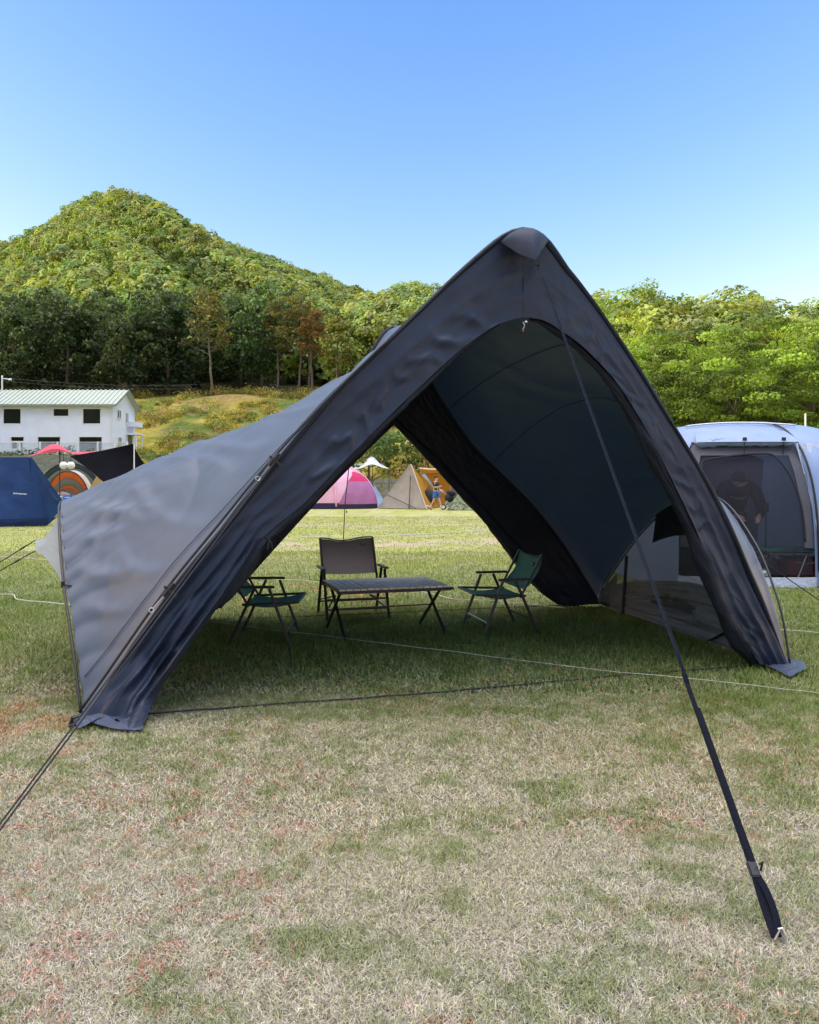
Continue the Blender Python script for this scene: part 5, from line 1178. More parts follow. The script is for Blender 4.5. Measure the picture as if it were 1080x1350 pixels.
# ------------------------------------------------------------------ neighbouring camps, west
def facets(mb, pts, faces): return mb.add(pts, faces)
NAVY = fabric('navy_tent_cloth', (0.012, 0.040, 0.135), rough=0.6, trans=0.06, wrinkle=0.35, su=6, sv=4, dist=0.06)
NAVYD = fabric('navy_skirt_cloth', (0.008, 0.022, 0.075), rough=0.7, trans=0.0, wrinkle=0.3)
t = thing('navy_tent', 'navy blue tent with flat top and overhanging pointed wing', 'tent', (-14.2, 27.6, 0))
def subgrid(c00, c10, c11, c01, nu=22, nv=18, amp=0.03, seed=1, bow=(0, 0, 0), bs=0.0):
    c00, c10, c11, c01 = [np.array(c, float) for c in (c00, c10, c11, c01)]
    u = np.linspace(0, 1, nu)[:, None, None]; v = np.linspace(0, 1, nv)[None, :, None]
    S = (c00 * (1 - u) + c10 * u) * (1 - v) + (c01 * (1 - u) + c11 * u) * v
    nrm = np.cross(c10 - c00, c01 - c00); nrm = nrm / np.linalg.norm(nrm)
    w_ = np.sin(np.pi * u) * np.sin(np.pi * v)
    S = S + nrm * (amp * w_[..., 0] * (fbm(u[..., 0] * 4 + v[..., 0], v[..., 0] * 4 + 0 * u[..., 0], seed, 3) - 0.5) * 4)[..., None] + np.array(bow) * (bs * w_)
    return S
D = 27.0
tl, tr_, wg, br_, bl_ = P(-70, 602, D), P(42, 603, D), P(86, 664, D - 0.6), P(62, 693.5, 26.76), P(-70, 697, 26.0)
mid = lerp(np.array(br_), np.array(tr_), 0.12)
mb = MB(); mb.grid(subgrid(bl_, br_, tr_, tl, 40, 24, 0.05, 301)); mb.build('front_wall', NAVY, t, smooth=True)
mb = MB(); mb.grid(subgrid(br_, wg, wg, tr_, 16, 20, 0.03, 303)); mb.build('wing', NAVY, t, smooth=True)
mb = MB(); mb.grid(subgrid(tl, tr_, np.array(tr_) + np.array((-1.75, 3.2, -0.3)), np.array(tl) + np.array((0, 3.2, -0.3)), 16, 10, 0.03, 305)); mb.build('roof_panel', NAVY, t, smooth=True)
mb = MB(); mb.grid(subgrid(np.array(br_) + np.array((-1.75, 3.2, 0)), br_, tr_, np.array(tr_) + np.array((-1.75, 3.2, -0.3)), 12, 12, 0.02, 307)); mb.build('side_wall', NAVYD, t, smooth=True)
A = np.array(bl_) + np.array((0, -0.03, 0.0)); Bq = np.array(br_) + np.array((0, -0.03, 0.0)); mb = MB(); mb.grid(subgrid(A, Bq, Bq + np.array((0.3, 0.05, 0.28)), A + np.array((0, 0.05, 0.24)), 30, 6, 0.03, 309)); mb.build('mud_skirt', NAVYD, t, smooth=True)
mb = MB(); mb.tube([P(39, 604, D - .04), P(42, 640, D - .06), P(48, 672, D - .2)], 0.012, 5); mb.build('seam_tape', NAVYD, t)
# small faded maker's marking: too far away to read, a row of tiny pale strokes
lm = mat('pale_print', (0.55, 0.6, 0.68), 0.6); mb = MB(); r = random.Random(5)
for k in range(9):
    px = 18.5 + k * 2.0; hgt = [2.1, 1.5, 1.7, 1.4, 1.9, 1.5, 1.5, 1.9, 1.4][k]; c = P(px, 650.4 + k * 0.14, 26.52)
    mb.box(c, (0.034, 0.006, hgt * 0.0245)); mb.box(c + Vector((0.012, 0, 0.012 * r.choice((-1, 1)))), (0.026, 0.006, 0.012))
mk = mb.build('marking', lm, t); mk['kind'] = 'stuff'
del mk['kind']

def canopy(name, label, corners, heights_fn, mat_, poles, cat='tarp', n=26, sag=0.12, edge=0.25):
    """tarp slung between corner points, its edges curving inward, with poles"""
    c = [np.array(q, float) for q in corners]; ctr = sum(c) / len(c); t = thing(name, label, cat, (ctr[0], ctr[1], 0))
    u = np.linspace(0, 1, n)[:, None, None]; v = np.linspace(0, 1, n)[None, :, None]
    S = (c[0] * (1 - u) + c[1] * u) * (1 - v) + (c[3] * (1 - u) + c[2] * u) * v
    k = (np.sin(np.pi * u) * np.abs(2 * v - 1) ** 3 + np.sin(np.pi * v) * np.abs(2 * u - 1) ** 3); S = S + (ctr - S) * (edge * k * 0.35)
    S = S - np.array((0, 0, 1.0)) * sag * np.sin(np.pi * u) * np.sin(np.pi * v)
    if heights_fn is not None: S = S + np.array((0, 0, 1.0)) * heights_fn(u, v)
    mb = MB(); mb.grid(S); mb.build('canopy', mat_, t, smooth=True)
    for a, b in poles: mb = MB(); mb.tube([a, b], 0.022, 7); mb.build('pole', TRIM if name == 'black_tarp' else BLACK, t)
    return t
PINK = fabric('coral_tarp_cloth', (0.72, 0.10, 0.16), rough=0.6, trans=0.25, wrinkle=0.15)
BLK = fabric('black_tarp_cloth', (0.007, 0.007, 0.010), rough=0.9, trans=0.0, wrinkle=0.2, spec=0.02)
peak = lambda u, v: 0.55 * np.exp(-(((u - 0.30) / 0.20) ** 2)) * np.exp(-(((v - 0.35) / 0.45) ** 2))
pp = P(79, 592, 34.2); canopy('coral_tarp', 'coral pink tarp with a raised peak slung behind the navy tent', [P(36, 603, 32.6), P(150, 598, 32.6), P(152, 593, 36.5), P(40, 600, 36.5)], peak, PINK, [((pp.x, 34.2, 0), (pp.x, 34.2, pp.z - 0.05))])
a = P(177, 586, 30); canopy('black_tarp', 'black tarp slanting down to a low corner beside the coral tarp', [P(92, 601, 32), P(141, 640, 29.4), P(196, 617, 30.4), P(175, 585, 30.6)], None, BLK, [((a.x, 30.0, 0), (a.x, 30.0, a.z - 0.02))], sag=-0.05, edge=0.15)

def arch_tent(name, label, px, pyb, pyt, halfpx, d, depth, bands, cat='tent', back=None):
    """tunnel tent: nested cloth bands on hoops, open to the front; bands = list of (scale in, scale out, material)"""
    h = (HY - pyt) / F * d + EYE; w_ = halfpx / F * d; cx_ = (px - CX) / F * d; t = thing(name, label, cat, (cx_, d, 0))
    th = np.linspace(0, np.pi, 30)
    ringp = lambda sc, y: np.stack([cx_ + w_ * sc * np.cos(th), np.full(30, y), h * sc * np.sin(th) ** 0.8], 1)
    for i, (s0, s1, m_) in enumerate(bands):
        mb = MB(); mb.grid(np.stack([ringp(s0, d - 0.0 + i * 0.03), ringp((s0 + s1) / 2, d - 0.06 + i * 0.03), ringp(s1, d + i * 0.03)], 1)); mb.build('arch_panel', m_, t, smooth=True)
    mb = MB(); mb.grid(np.stack([ringp(1.0, d), ringp(1.02, d + depth * 0.5), ringp(0.85, d + depth)], 1)); mb.build('shell', back or bands[0][2], t, smooth=True)
    mb = MB(); mb.tube(ringp(1.0, d - 0.05), 0.025, 6); mb.build('hoop_pole', BLACK, t)
    mb = MB(); mb.add(list(map(tuple, ringp(0.86, d + depth - .02))), [tuple(range(30))]); mb.build('rear_wall', back or bands[0][2], t)
    return t
DKG = fabric('dark_green_cloth', (0.035, 0.055, 0.052), rough=0.6, trans=0.05); ORG_ = fabric('orange_cloth', (0.62, 0.16, 0.035), rough=0.6, trans=0.25); GRY = fabric('grey_green_cloth', (0.16, 0.19, 0.17), rough=0.6, trans=0.15)
CREAM = fabric('cream_cloth', (0.62, 0.58, 0.52), rough=0.6, trans=0.3); SAND = fabric('sand_cloth', (0.58, 0.43, 0.19), rough=0.65, trans=0.25, wrinkle=0.2)
arch_tent('tunnel_tent', 'dark green arched tunnel tent framing the orange one, under the coral tarp', 92, 690, 610, 46, 38.5, 3.0, [(1.0, 0.90, DKG), (0.90, 0.80, GRY), (0.80, 0.74, DKG)])
arch_tent('dome_tent', 'orange and grey dome tent standing inside the dark green arch', 90, 690, 621, 30, 37.2, 1.0, [(1.0, 0.84, ORG_), (0.84, 0.66, GRY), (0.66, 0.58, ORG_)], back=CREAM)
g = lambda px, d: ((px - CX) / F * d, d, 0)
x, y, _ = g(126, 31.5)
def pyramid(name, label, base, apex, mat_, extra=(), cat='tent', seed=1, skirt_m=None):
    b4 = [np.array(q, float) for q in base]; a = np.array(apex, float); c = sum(b4) / len(b4); t = thing(name, label, cat, (c[0], c[1], 0))
    for i in range(len(b4)):
        q0, q1 = b4[i], b4[(i + 1) % len(b4)]; m_ = mat_[i % len(mat_)] if isinstance(mat_, list) else mat_
        u = np.linspace(0, 1, 18)[:, None, None]; v = np.linspace(0, 1, 18)[None, :, None]; e = q0 * (1 - u) + q1 * u
        S = e * (1 - v) + a * v; inn = (c + np.array((0, 0, a[2] * 0.35))) - S; S = S + inn * (0.10 * np.sin(np.pi * v) ** 1 * np.sin(np.pi * u) ** 0.8)
        mb = MB(); mb.grid(S); mb.build('wall', m_, t, smooth=True)
    for p0, p1, rr, m_ in extra: mb = MB(); mb.tube([p0, p1], rr, 5); mb.build('seam_tape' if rr < 0.03 else 'pole', m_, t)
    return t
pyramid('sand_tent', 'small sand-yellow pointed tent in front of the dark green arch', [P(108, 690, 31.0) * 1, P(146, 690, 31.0), P(142, 690, 33), P(112, 690, 33)] and [(x - 0.75, 31.0, 0), (x + 0.95, 31.0, 0), (x + 0.8, 33, 0), (x - 0.6, 33, 0)], (x - 0.05, 31.9, EYE + 11 / F * 31.9), SAND)
x2, _, _ = g(203, 41.0)
pyramid('sand_tent', 'sand-coloured tent whose tip shows past the black tarp', [(x2 - 1.5, 40, 0), (x2 + 1.6, 40, 0), (x2 + 1.5, 43, 0), (x2 - 1.4, 43, 0)], (x2, 41.3, EYE + 31 / F * 41.3), SAND)
WHT = mat('white_shade', (0.8, 0.8, 0.78), 0.5, var=0.04)
for px, lb in ((84.0, 'round white lantern, first of the pair hung under the coral tarp'), (93.5, 'round white lantern, second of the pair hung under the coral tarp')):
    c = P(px, 613.5, 32.2); t = thing('lantern', lb, 'lantern', c, 0, None); mb = MB(); mb.ellipsoid(c, (0.155, 0.155, 0.148), 16, 10); mb.build('globe', WHT, t, smooth=True)
    mb = MB(); mb.tube([c + Vector((0, 0, 0.15)), c + Vector((0, 0, 0.45))], 0.012, 5); mb.tube([c + Vector((0, 0, 0.145)), c + Vector((0, 0, 0.185))], 0.05, 8); mb.build('cap', BLACK, t)
BLUE = mat('bright_blue_plastic', (0.04, 0.20, 0.75), 0.4); CYAN = mat('pale_cyan_plastic', (0.30, 0.62, 0.80), 0.4); REDP = mat('red_plastic', (0.45, 0.05, 0.04), 0.45)
def crate(name, label, c, s, m_, cat='box', lid=None):
    t = thing(name, label, cat, c); c = Vector(c); mb = MB(); mb.box(c + Vector((0, 0, s[2] * .45)), (s[0], s[1], s[2] * .9), bev=0.03); mb.build('tub', m_, t)
    mb = MB(); mb.box(c + Vector((0, 0, s[2] * .95)), (s[0] * 1.05, s[1] * 1.05, s[2] * .12), bev=0.02); l = mb.build('lid', lid or m_, t)
    mb = MB(); mb.tube([c + Vector((-s[0] * .3, -s[1] * .55, s[2] * .75)), c + Vector((0, -s[1] * .64, s[2] * .7)), c + Vector((s[0] * .3, -s[1] * .55, s[2] * .75))], 0.015, 5); mb.build('handle', TRIM, t)
    return t
tb = thing('folding_table', 'small folding table carrying boxes before the orange tent', 'table', g(88, 33.0)); x, y, _ = g(88, 33.0)
mb = MB(); mb.box((x, y, 0.62), (1.1, 0.6, 0.03)); mb.build('tabletop', WHT, tb)
for sx in (-1, 1):
    for sy in (-1, 1): mb = MB(); mb.tube([(x + sx * .5, y + sy * .25, 0), (x + sx * .48, y + sy * .22, .61)], 0.015, 6); mb.build('leg', STEEL, tb)
crate('storage_box', 'bright blue box on the small folding table by the orange tent', (x + 0.12, y - .05, 0.64), (0.38, 0.3, 0.26), BLUE)
crate('storage_box', 'pale cyan box on the small folding table by the orange tent', (x - 0.22, y - .05, 0.64), (0.30, 0.3, 0.22), CYAN, lid=WHT)
def bag(label, c, r_, m_):
    t = thing('gear_bag', label, 'bag', c); c = Vector(c); mb = MB(); mb.ellipsoid(c + Vector((0, 0, r_[2] * .95)), r_, 14, 9)
    mb.v = [(vx + 0.12 * r_[0] * (float(vnoise(vx * 6, vz * 6, 3)) - .5), vy, max(c.z, vz)) for vx, vy, vz in mb.v]; mb.build('bag_body', m_, t, smooth=True)
    mb = MB(); mb.tube([c + Vector((-r_[0] * .4, 0, r_[2] * 1.8)), c + Vector((0, -.02, r_[2] * 2.15)), c + Vector((r_[0] * .4, 0, r_[2] * 1.8))], 0.02, 5); mb.build('handle', BLACK, t); return t
BAGM = mat('black_bag', (0.014, 0.014, 0.018), 0.7, bump=0.4, bscale=18); GREYB = mat('grey_bag', (0.30, 0.31, 0.34), 0.8, bump=0.4, bscale=18)
bag('black gear bag slumped inside the orange tent opening', g(101, 36.4), (0.36, 0.3, 0.42), BAGM); bag('grey bedding bag in the middle of the orange tent opening', g(83, 36.4), (0.45, 0.3, 0.52), GREYB); bag('black gear bag standing between the orange tent and the sand-yellow tent', g(113, 34.6), (0.30, 0.3, 0.55), BAGM)

# ------------------------------------------------------------------ camps beyond the rear opening
PKL = fabric('pale_pink_cloth', (0.86, 0.50, 0.66), rough=0.6, trans=0.25, wrinkle=0.15); PKD = fabric('magenta_cloth', (0.55, 0.03, 0.12), rough=0.6, trans=0.1); PUR = fabric('mauve_net_cloth', (0.40, 0.16, 0.33), rough=0.7, trans=0.1, wrinkle=0.35, su=2, sv=10); PNV = fabric('dark_tub_cloth', (0.03, 0.02, 0.06), rough=0.6, trans=0)
D = 44.0; t = thing('pink_dome_tent', 'pink dome tent with mauve net door and crimson window', 'tent', (-4.6, 45.2, 0))
def dome_pt(ph, s, c=(-5.15, 45.4), rx=3.35, ry=1.9, h=2.42, fe=2.6, qe=0.72, ze=0.95):
    cph, sph = math.cos(ph), math.sin(ph); e = 0.8; q = max(0.0, math.cos(s * math.pi / 2)) ** qe; rr = q
    f_ = (abs(cph) ** fe + abs(sph) ** fe) ** (-1 / fe)
    return np.array((c[0] + rx * rr * cph * f_, c[1] + ry * rr * sph * f_, h * math.sin(s * math.pi / 2) ** ze))
def dome_patch(p0, p1, s0, s1, nu=20, nv=14, out=0.0, shape=None, **kw):
    S = np.zeros((nu, nv, 3))
    for i in range(nu):
        for j in range(nv):
            u, v = i / (nu - 1), j / (nv - 1)
            if shape: pa, pb = shape(v); ph = p0 + (p1 - p0) * (pa + (pb - pa) * u)
            else: ph = p0 + (p1 - p0) * u
            S[i, j] = dome_pt(ph, s0 + (s1 - s0) * v, **kw)
            if out: c = kw.get('c', (-5.15, 45.4)); d_ = S[i, j] - np.array((c[0], c[1], 0.8)); S[i, j] += d_ / np.linalg.norm(d_) * out
    return S
mb = MB(); mb.grid(dome_patch(0, 2 * math.pi, 0.0, 1.0, 72, 26)); mb.build('fly', PKL, t, smooth=True)
fr0, fr1 = -math.pi / 2 + 0.12, -0.05
tri = lambda v: (0.52 * v ** 1.1 + 0.02, 1.0 - 0.40 * v ** 1.5)
mb = MB(); mb.grid(dome_patch(fr0, fr1, 0.06, 0.40, 24, 12, 0.04, lambda v: (0.20 + 0.16 * v, 1.0 - 0.10 * v))); dr = mb.build('net_door', PUR, t, smooth=True)
mb = MB(); mb.grid(dome_patch(fr0, fr1, 0.40, 0.60, 24, 12, 0.045, lambda v: (0.36 + 0.22 * v, 0.90 - 0.22 * v ** 2))); mb.build('window', PKD, t, smooth=True)
mb = MB(); mb.grid(dome_patch(-math.pi + 0.2, fr0 + 0.02, 0.05, 0.20, 20, 8, 0.035, lambda v: (0.05 + 0.1 * v, 0.78 - 0.35 * v))); mb.build('vent_panel', PKD, t, smooth=True)
mb = MB(); mb.grid(dome_patch(0, 2 * math.pi, 0.0, 0.075, 72, 4, 0.03)); mb.build('tub', PNV, t, smooth=True)
for ph in (fr1 + 0.02, fr0 + 0.25): mb = MB(); mb.tube([dome_pt(ph, s_) + np.array((0, -0.07, 0.02)) for s_ in np.linspace(0.02, 0.98, 24)], 0.05, 6); mb.build('pole_sleeve', PKL, t, smooth=True)
mb = MB(); mb.tube([dome_pt(fr0 - 0.65, s_) + np.array((0, -0.08, 0.02)) for s_ in np.linspace(0.16, 0.42, 10)], 0.03, 6); mb.build('pole', BLACK, t)

PALE_T = fabric('white_tarp_cloth', (0.74, 0.77, 0.80), rough=0.6, trans=0.3)
pk = lambda u, v: 0.75 * np.exp(-(((u - 0.62) / 0.22) ** 2)) * np.exp(-(((v - 0.5) / 0.5) ** 2))
c = P(491, 610, 52.5); canopy('white_tarp', 'white tarp with one raised peak behind the pink tent', [P(455, 619, 50), P(513, 618, 50), P(505, 612, 55), P(462, 612, 55)], pk, PALE_T, [((c.x, 52.5, 0), (c.x, 52.5, c.z - .05)), (tuple(P(476, 626, 50.0))[:2] + (0,), P(476, 617, 50.0)), (tuple(P(513, 620, 50.0))[:2] + (0,), P(513, 618, 50.0))])
STONE = mat('grey_block', (0.34, 0.34, 0.33), 0.9, var=0.25, scale=1.5, bump=0.6, bscale=5)
t = thing('block_wall', 'low grey block wall behind the white tarp', 'wall', (-2, 56.5, 0)); mb = MB(); r = random.Random(9)
for row in range(5):
    x = -9.0 + (row % 2) * 0.3
    while x < 6.5: wd_ = r.uniform(0.5, 0.62); mb.box((x + wd_ / 2, 56.5 + r.uniform(-.03, .03), 0.16 + row * 0.33), (wd_ - 0.04, 0.3, 0.29), bev=0.02); x += wd_
mb.build('blocks', STONE, t)
LB = fabric('pale_blue_cloth', (0.22, 0.34, 0.50), rough=0.5, trans=0.2)
x, y, _ = g(492, 50.0); pyramid('blue_tent', 'low pale blue tent between the pink tent and the grey pyramid tent', [(x - 0.7, 49, 0), (x + 0.9, 49, 0), (x + 0.8, 51, 0), (x - 0.6, 51, 0)], (x + .1, 50, EYE - 5.0 / F * 50), LB)

TAUPE = fabric('taupe_cloth', (0.33, 0.29, 0.25), rough=0.65, trans=0.12, wrinkle=0.2); MUST = fabric('mustard_cloth', (0.50, 0.24, 0.035), rough=0.65, trans=0.2, wrinkle=0.2)
DTP = mat('dark_tape', (0.06, 0.05, 0.05), 0.7)
ap = np.array(P(541, 611, 44.6)); b0, b1, b2, b3 = np.array(P(497, 668, 44.5)), np.array(P(562, 669.5, 43.0)), np.array(P(583, 664, 47.5)), np.array(P(515, 663, 48.0))
for q in (b0, b1, b2, b3): q[2] = 0.02
pyramid('pyramid_tent', 'grey-brown pyramid tent with a mustard side wall', [b0, b1, b2, b3], ap, [TAUPE, MUST, TAUPE, TAUPE], [(lerp(b0, b1, .66) + np.array((0, -.1, 0)), lerp(ap, lerp(b0, b1, .7), .28) + np.array((0, -.06, 0)), 0.028, DTP), (lerp(b0, ap, .30) + np.array((0, -.10, 0)), lerp(b0, b1, .80) + np.array((0, -.12, .02)), 0.022, DTP), (b1 + np.array((.02, -.05, 0)), lerp(b1, ap, .98) + np.array((.03, -.05, 0)), 0.026, mat('pale_tape', (0.5, 0.46, 0.4), 0.7))])
mb = MB()
for q in ((558, 671), (563.5, 671)):
    pg = thing('tent_peg', f"white tent peg at the {'inner' if q[0] < 560 else 'outer'} foot of the grey-brown pyramid tent", 'peg', G(q[0], q[1])); p0 = G(*q); mb = MB(); mb.tube([p0 + Vector((0, 0, -.05)), p0 + Vector((0, 0, .14))], 0.03, 6); mb.ellipsoid(p0 + Vector((0, 0, .15)), (.07, .07, .04), 8, 5); mb.build('peg_head', WHT, pg)

# mustard tarp shelter
a0, a1 = np.array(P(553, 617.5, 46)), np.array(P(597, 618.5, 46)); t = thing('mustard_tarp', 'mustard tarp shelter with a pale front edge and light blue side window', 'tarp', (1.6, 47.5, 0))
bk0, bk1 = np.array(P(553, 640, 50)), np.array(P(604, 662, 50.0)); bk0[2] = 0.02; bk1[2] = 0.02
mb = MB(); mb.grid(subgrid(a0, a1, np.array(P(604, 622, 50.)), np.array(P(556, 624, 50.)), 16, 10, 0.03, 331)); mb.build('roof_panel', MUST, t, smooth=True)
mb = MB(); mb.grid(subgrid(bk0, bk1, np.array(P(604, 622, 50.)), np.array(P(556, 624, 50.)), 16, 12, 0.04, 333)); mb.build('rear_wall', MUST, t, smooth=True)
mb = MB(); mb.grid(subgrid(a0 + np.array((0, .1, -.05)), np.array(P(583, 655, 46.2)), np.array(P(578, 655, 49.5)), np.array(P(556, 624, 49.8)), 12, 10, 0.03, 335)); mb.build('side_wall', MUST, t, smooth=True)
mb = MB(); mb.grid(subgrid(P(556, 626, 45.8), P(575, 648, 45.9), P(570, 652 - 14, 45.8), P(560.5, 624.5, 45.75), 8, 6, 0.01, 337)); mb.build('window', mat('pale_blue_window', (0.42, 0.62, 0.72), 0.25), t)
mb = MB(); mb.tube([a0, lerp(a0, a1, .3) + np.array((0, 0, -.05)), lerp(a0, a1, .7) + np.array((0, 0, -.04)), a1], 0.055, 7); mb.build('edge_hem', mat('pale_hem', (0.70, 0.50, 0.30), 0.6), t, smooth=True)
p1 = P(594, 619, 45.9); mb = MB(); mb.tube([(p1.x, 45.9, 0), p1], 0.03, 7); mb.build('pole', mat('wooden_pole', (0.40, 0.22, 0.08), 0.6), t)
bag('black gear bag at the mouth of the grey-brown pyramid tent', g(565.5, 45.2), (0.34, 0.3, 0.55), BAGM); bag('grey bedding bag under the mustard tarp', g(600.5, 47.5), (0.22, 0.3, 0.85), GREYB); bag('black round gear bag beside the wooden pole', g(601, 45.0), (0.42, 0.3, 0.40), BAGM)

# stroller
x, y, _ = g(591, 43.0); t = thing('stroller', 'black folding stroller with white fittings beside the walking person', 'stroller', (x, y, 0))
q = lambda a, b, c: (x + a, y + b, c)
mb = MB(); mb.tube([q(-.42, 0, 1.02), q(-.28, 0, .95), q(.32, 0, .18)], 0.022, 6); mb.tube([q(-.25, .2, .12), q(.05, .1, .55), q(.1, 0, .80)], 0.02, 6); mb.tube([q(-.25, -.2, .12), q(.05, -.1, .55)], 0.02, 6); mb.build('frame', STEEL, t, smooth=True)
mb = MB(); mb.ellipsoid(q(.04, 0, .60), (.24, .2, .22), 14, 8, Matrix.Rotation(.6, 3, 'Y')); mb.build('seat', BAGM, t, smooth=True)
mb = MB(); mb.ellipsoid(q(.16, 0, .86), (.26, .22, .17), 14, 8, Matrix.Rotation(.35, 3, 'Y')); mb.build('hood', BAGM, t, smooth=True)
mb = MB(); mb.tube([q(-.43, -.2, 1.03), q(-.43, .2, 1.03)], 0.024, 6); mb.build('handle', WHT, t)
mb = MB(); mb.box(q(.0, 0, .30), (.34, .26, .16), bev=.03); mb.build('basket', GREYB, t)
for a, b, rr in ((-.25, .22, .13), (-.25, -.22, .13), (.32, .12, .10), (.32, -.12, .10)):
    mb = MB(); mb.tube([(x + a + rr * math.cos(k), y + b, rr + rr * .92 * math.sin(k)) for k in np.linspace(0, 2 * math.pi, 18)], 0.025, 6); wl = mb.build('wheel', BLACK, t)
    mb = MB(); mb.tube([q(a, b - .02, rr), q(a, b + .02, rr)], rr * .5, 10); mb.build('rim', WHT, wl)

# camouflage tent: mottled green ridge tent, mostly behind the rear door roll
m, nt, out = new_mat('camouflage_cloth'); L = nt.links.new; b = N(nt, 'ShaderNodeBsdfPrincipled', Roughness=0.85); tc = N(nt, 'ShaderNodeTexCoord'); ns = N(nt, 'ShaderNodeTexNoise', Scale=7.0, Detail=4.0, Roughness=0.7); L(tc.outputs['Object'], ns.inputs['Vector'])
cr = N(nt, 'ShaderNodeValToRGB'); cr.color_ramp.interpolation = 'CONSTANT'; e = cr.color_ramp.elements; e[0].color = (0.045, 0.06, 0.03, 1); e[1].position = 0.45; e[1].color = (0.16, 0.19, 0.10, 1); e2 = e.new(0.52); e2.color = (0.30, 0.32, 0.20, 1); e3 = e.new(0.60); e3.color = (0.11, 0.12, 0.07, 1)
L(ns.outputs['Fac'], cr.inputs[0]); L(cr.outputs[0], b.inputs['Base Color']); L(b.outputs[0], out.inputs[0]); CAMO = m
x0, _, _ = g(588, 41.5); x1, _, _ = g(680, 41.5)
pyramid('camouflage_tent', 'mottled green camouflage tent by the mustard tarp', [(x0, 41.5, 0.01), (x1, 41.5, 0.01), (x1, 44.5, 0.01), (x0 + .9, 44.5, 0.01)], ((x0 + x1) / 2 + .3, 43.0, 2.6), CAMO)
mb = MB()

# ------------------------------------------------------------------ grey dome tent on the east side
DOMEC = fabric('blue_grey_dome_cloth', (0.23, 0.32, 0.52), rough=0.42, trans=0.10, wrinkle=0.12, su=9, sv=6, spec=0.5); DOMEL = fabric('pale_grey_dome_cloth', (0.58, 0.65, 0.82), rough=0.55, trans=0.15, wrinkle=0.5, su=30, sv=3)
DNET = fabric('dark_dome_net', (0.040, 0.040, 0.052), rough=0.8, trans=0, wrinkle=0.05, alpha=0.45); DPAN = fabric('grey_door_panel', (0.115, 0.115, 0.14), rough=0.6, trans=0.1, wrinkle=0.3, su=6, sv=3); DFLOOR = fabric('dome_floor_cloth', (0.035, 0.035, 0.042), rough=0.7, trans=0)
kw = dict(c=(5.2, 13.35), rx=1.95, ry=2.05, h=2.36, fe=3.6, qe=0.50, ze=0.72)
t = thing('grey_dome_tent', 'large blue-grey dome tent with dark net front and rolled door', 'tent', (5.45, 13.35, 0))
def ph_at(xloc):   # angle on the front side at which the base reaches x
    lo, hi = -math.pi + 1e-3, -1e-3
    for _ in range(40):
        m_ = (lo + hi) / 2
        if dome_pt(m_, 0.0, **kw)[0] < kw['c'][0] + xloc: lo = m_
        else: hi = m_
    return (lo + hi) / 2
pa, pb = ph_at(-1.42), ph_at(0.40); SD = 0.60
mb = MB(); mb.grid(dome_patch(pa, pb, SD, 1.0, 40, 16, **kw)); mb.grid(dome_patch(pb, pa + 2 * math.pi, 0.0, 1.0, 70, 30, **kw)); mb.build('fly', DOMEC, t, smooth=True)
mb = MB(); mb.grid(dome_patch(pa, pb, 0.012, SD, 36, 26, -0.05, **kw)); mb.build('net_front', DNET, t, smooth=True)
mb = MB(); mb.grid(dome_patch(pa, pb, 0.0, 0.013, 36, 3, 0.03, **kw)); mb.build('front_skirt', DOMEL, t, smooth=True)
# door frame cloth around the net, with a dark piped edge
mb = MB(); mb.grid(dome_patch(pa, pb, 0.50, SD, 36, 6, -0.03, **kw)); mb.build('door_panel', DPAN, t, smooth=True)
mb = MB(); mb.grid(dome_patch(pa, pb, 0.08, 0.52, 10, 16, -0.03, lambda v: (0.0, 0.10), **kw)); mb.build('door_panel', DPAN, t, smooth=True)
mb = MB(); mb.grid(dome_patch(pa, pb, 0.08, 0.52, 10, 16, -0.03, lambda v: (0.93 - 0.03 * v, 1.0), **kw)); mb.build('door_panel', DPAN, t, smooth=True)
arc = []
for k_ in np.linspace(0, 1, 40):
    if k_ < .42: u_, v_ = 0.12 + .0 * k_, 0.10 + (0.42 - 0.10) * k_ / .42 * 1.12
    elif k_ < .70: f_ = (k_ - .42) / .28; u_, v_ = 0.12 + 0.60 * f_, 0.458 + 0.045 * math.sin(f_ * math.pi * .6)
    else: f_ = (k_ - .70) / .30; u_, v_ = 0.72 + 0.20 * math.sin(f_ * math.pi / 2), 0.50 - 0.40 * f_ ** 1.4
    arc.append(dome_pt(pa + (pb - pa) * u_, v_, **kw) + np.array((0, -0.02, 0)))
mb = MB(); mb.tube(resample(arc, 60), 0.016, 6); mb.build('door_piping', BLACKCORD, t, smooth=True)
# rolled door cloth along the top, brim, poles
pth = np.array([dome_pt(pa + (pb - pa) * u_, SD - 0.012, **kw) + np.array((0, -0.05, 0)) for u_ in np.linspace(0.02, 0.99, 40)])
roll('rolled_door', pth, 0.052, 0.055, 341, 0, DOMEC, t, 12)
mb = MB(); mb.grid(np.stack([np.array([dome_pt(pa + (pb - pa) * u_, s_, **kw) + np.array((0, o_, z_)) for u_ in np.linspace(-.01, 1.01, 40)]) for s_, o_, z_ in ((0.70, -0.01, 0.02), (0.645, -0.12, 0.0), (0.615, -0.20, -0.035))], 1)); mb.build('brim', DOMEC, t, smooth=True)
for u_ in (0.45, 0.86):
    c = dome_pt(pa + (pb - pa) * u_, 0.60, **kw) + np.array((0, -0.14, 0)); mb = MB(); mb.box(c + np.array((0, 0, .03)), (0.055, 0.03, 0.05), bev=.006); mb.tube([c, c + np.array((0, .02, -.20))], 0.006, 5); mb.build('toggle', BLACK, t)
for s_, a_, b_2 in ((0.78, pa - 0.2, pb + 0.25),):
    mb = MB(); mb.tube([dome_pt(a_ + (b_2 - a_) * k_, s_ + 0.06 * math.sin(k_ * math.pi), **kw) + np.array((0, -.02, .03)) for k_ in np.linspace(0, 1, 30)], 0.014, 6); mb.build('roof_pole', STEEL, t, smooth=True)
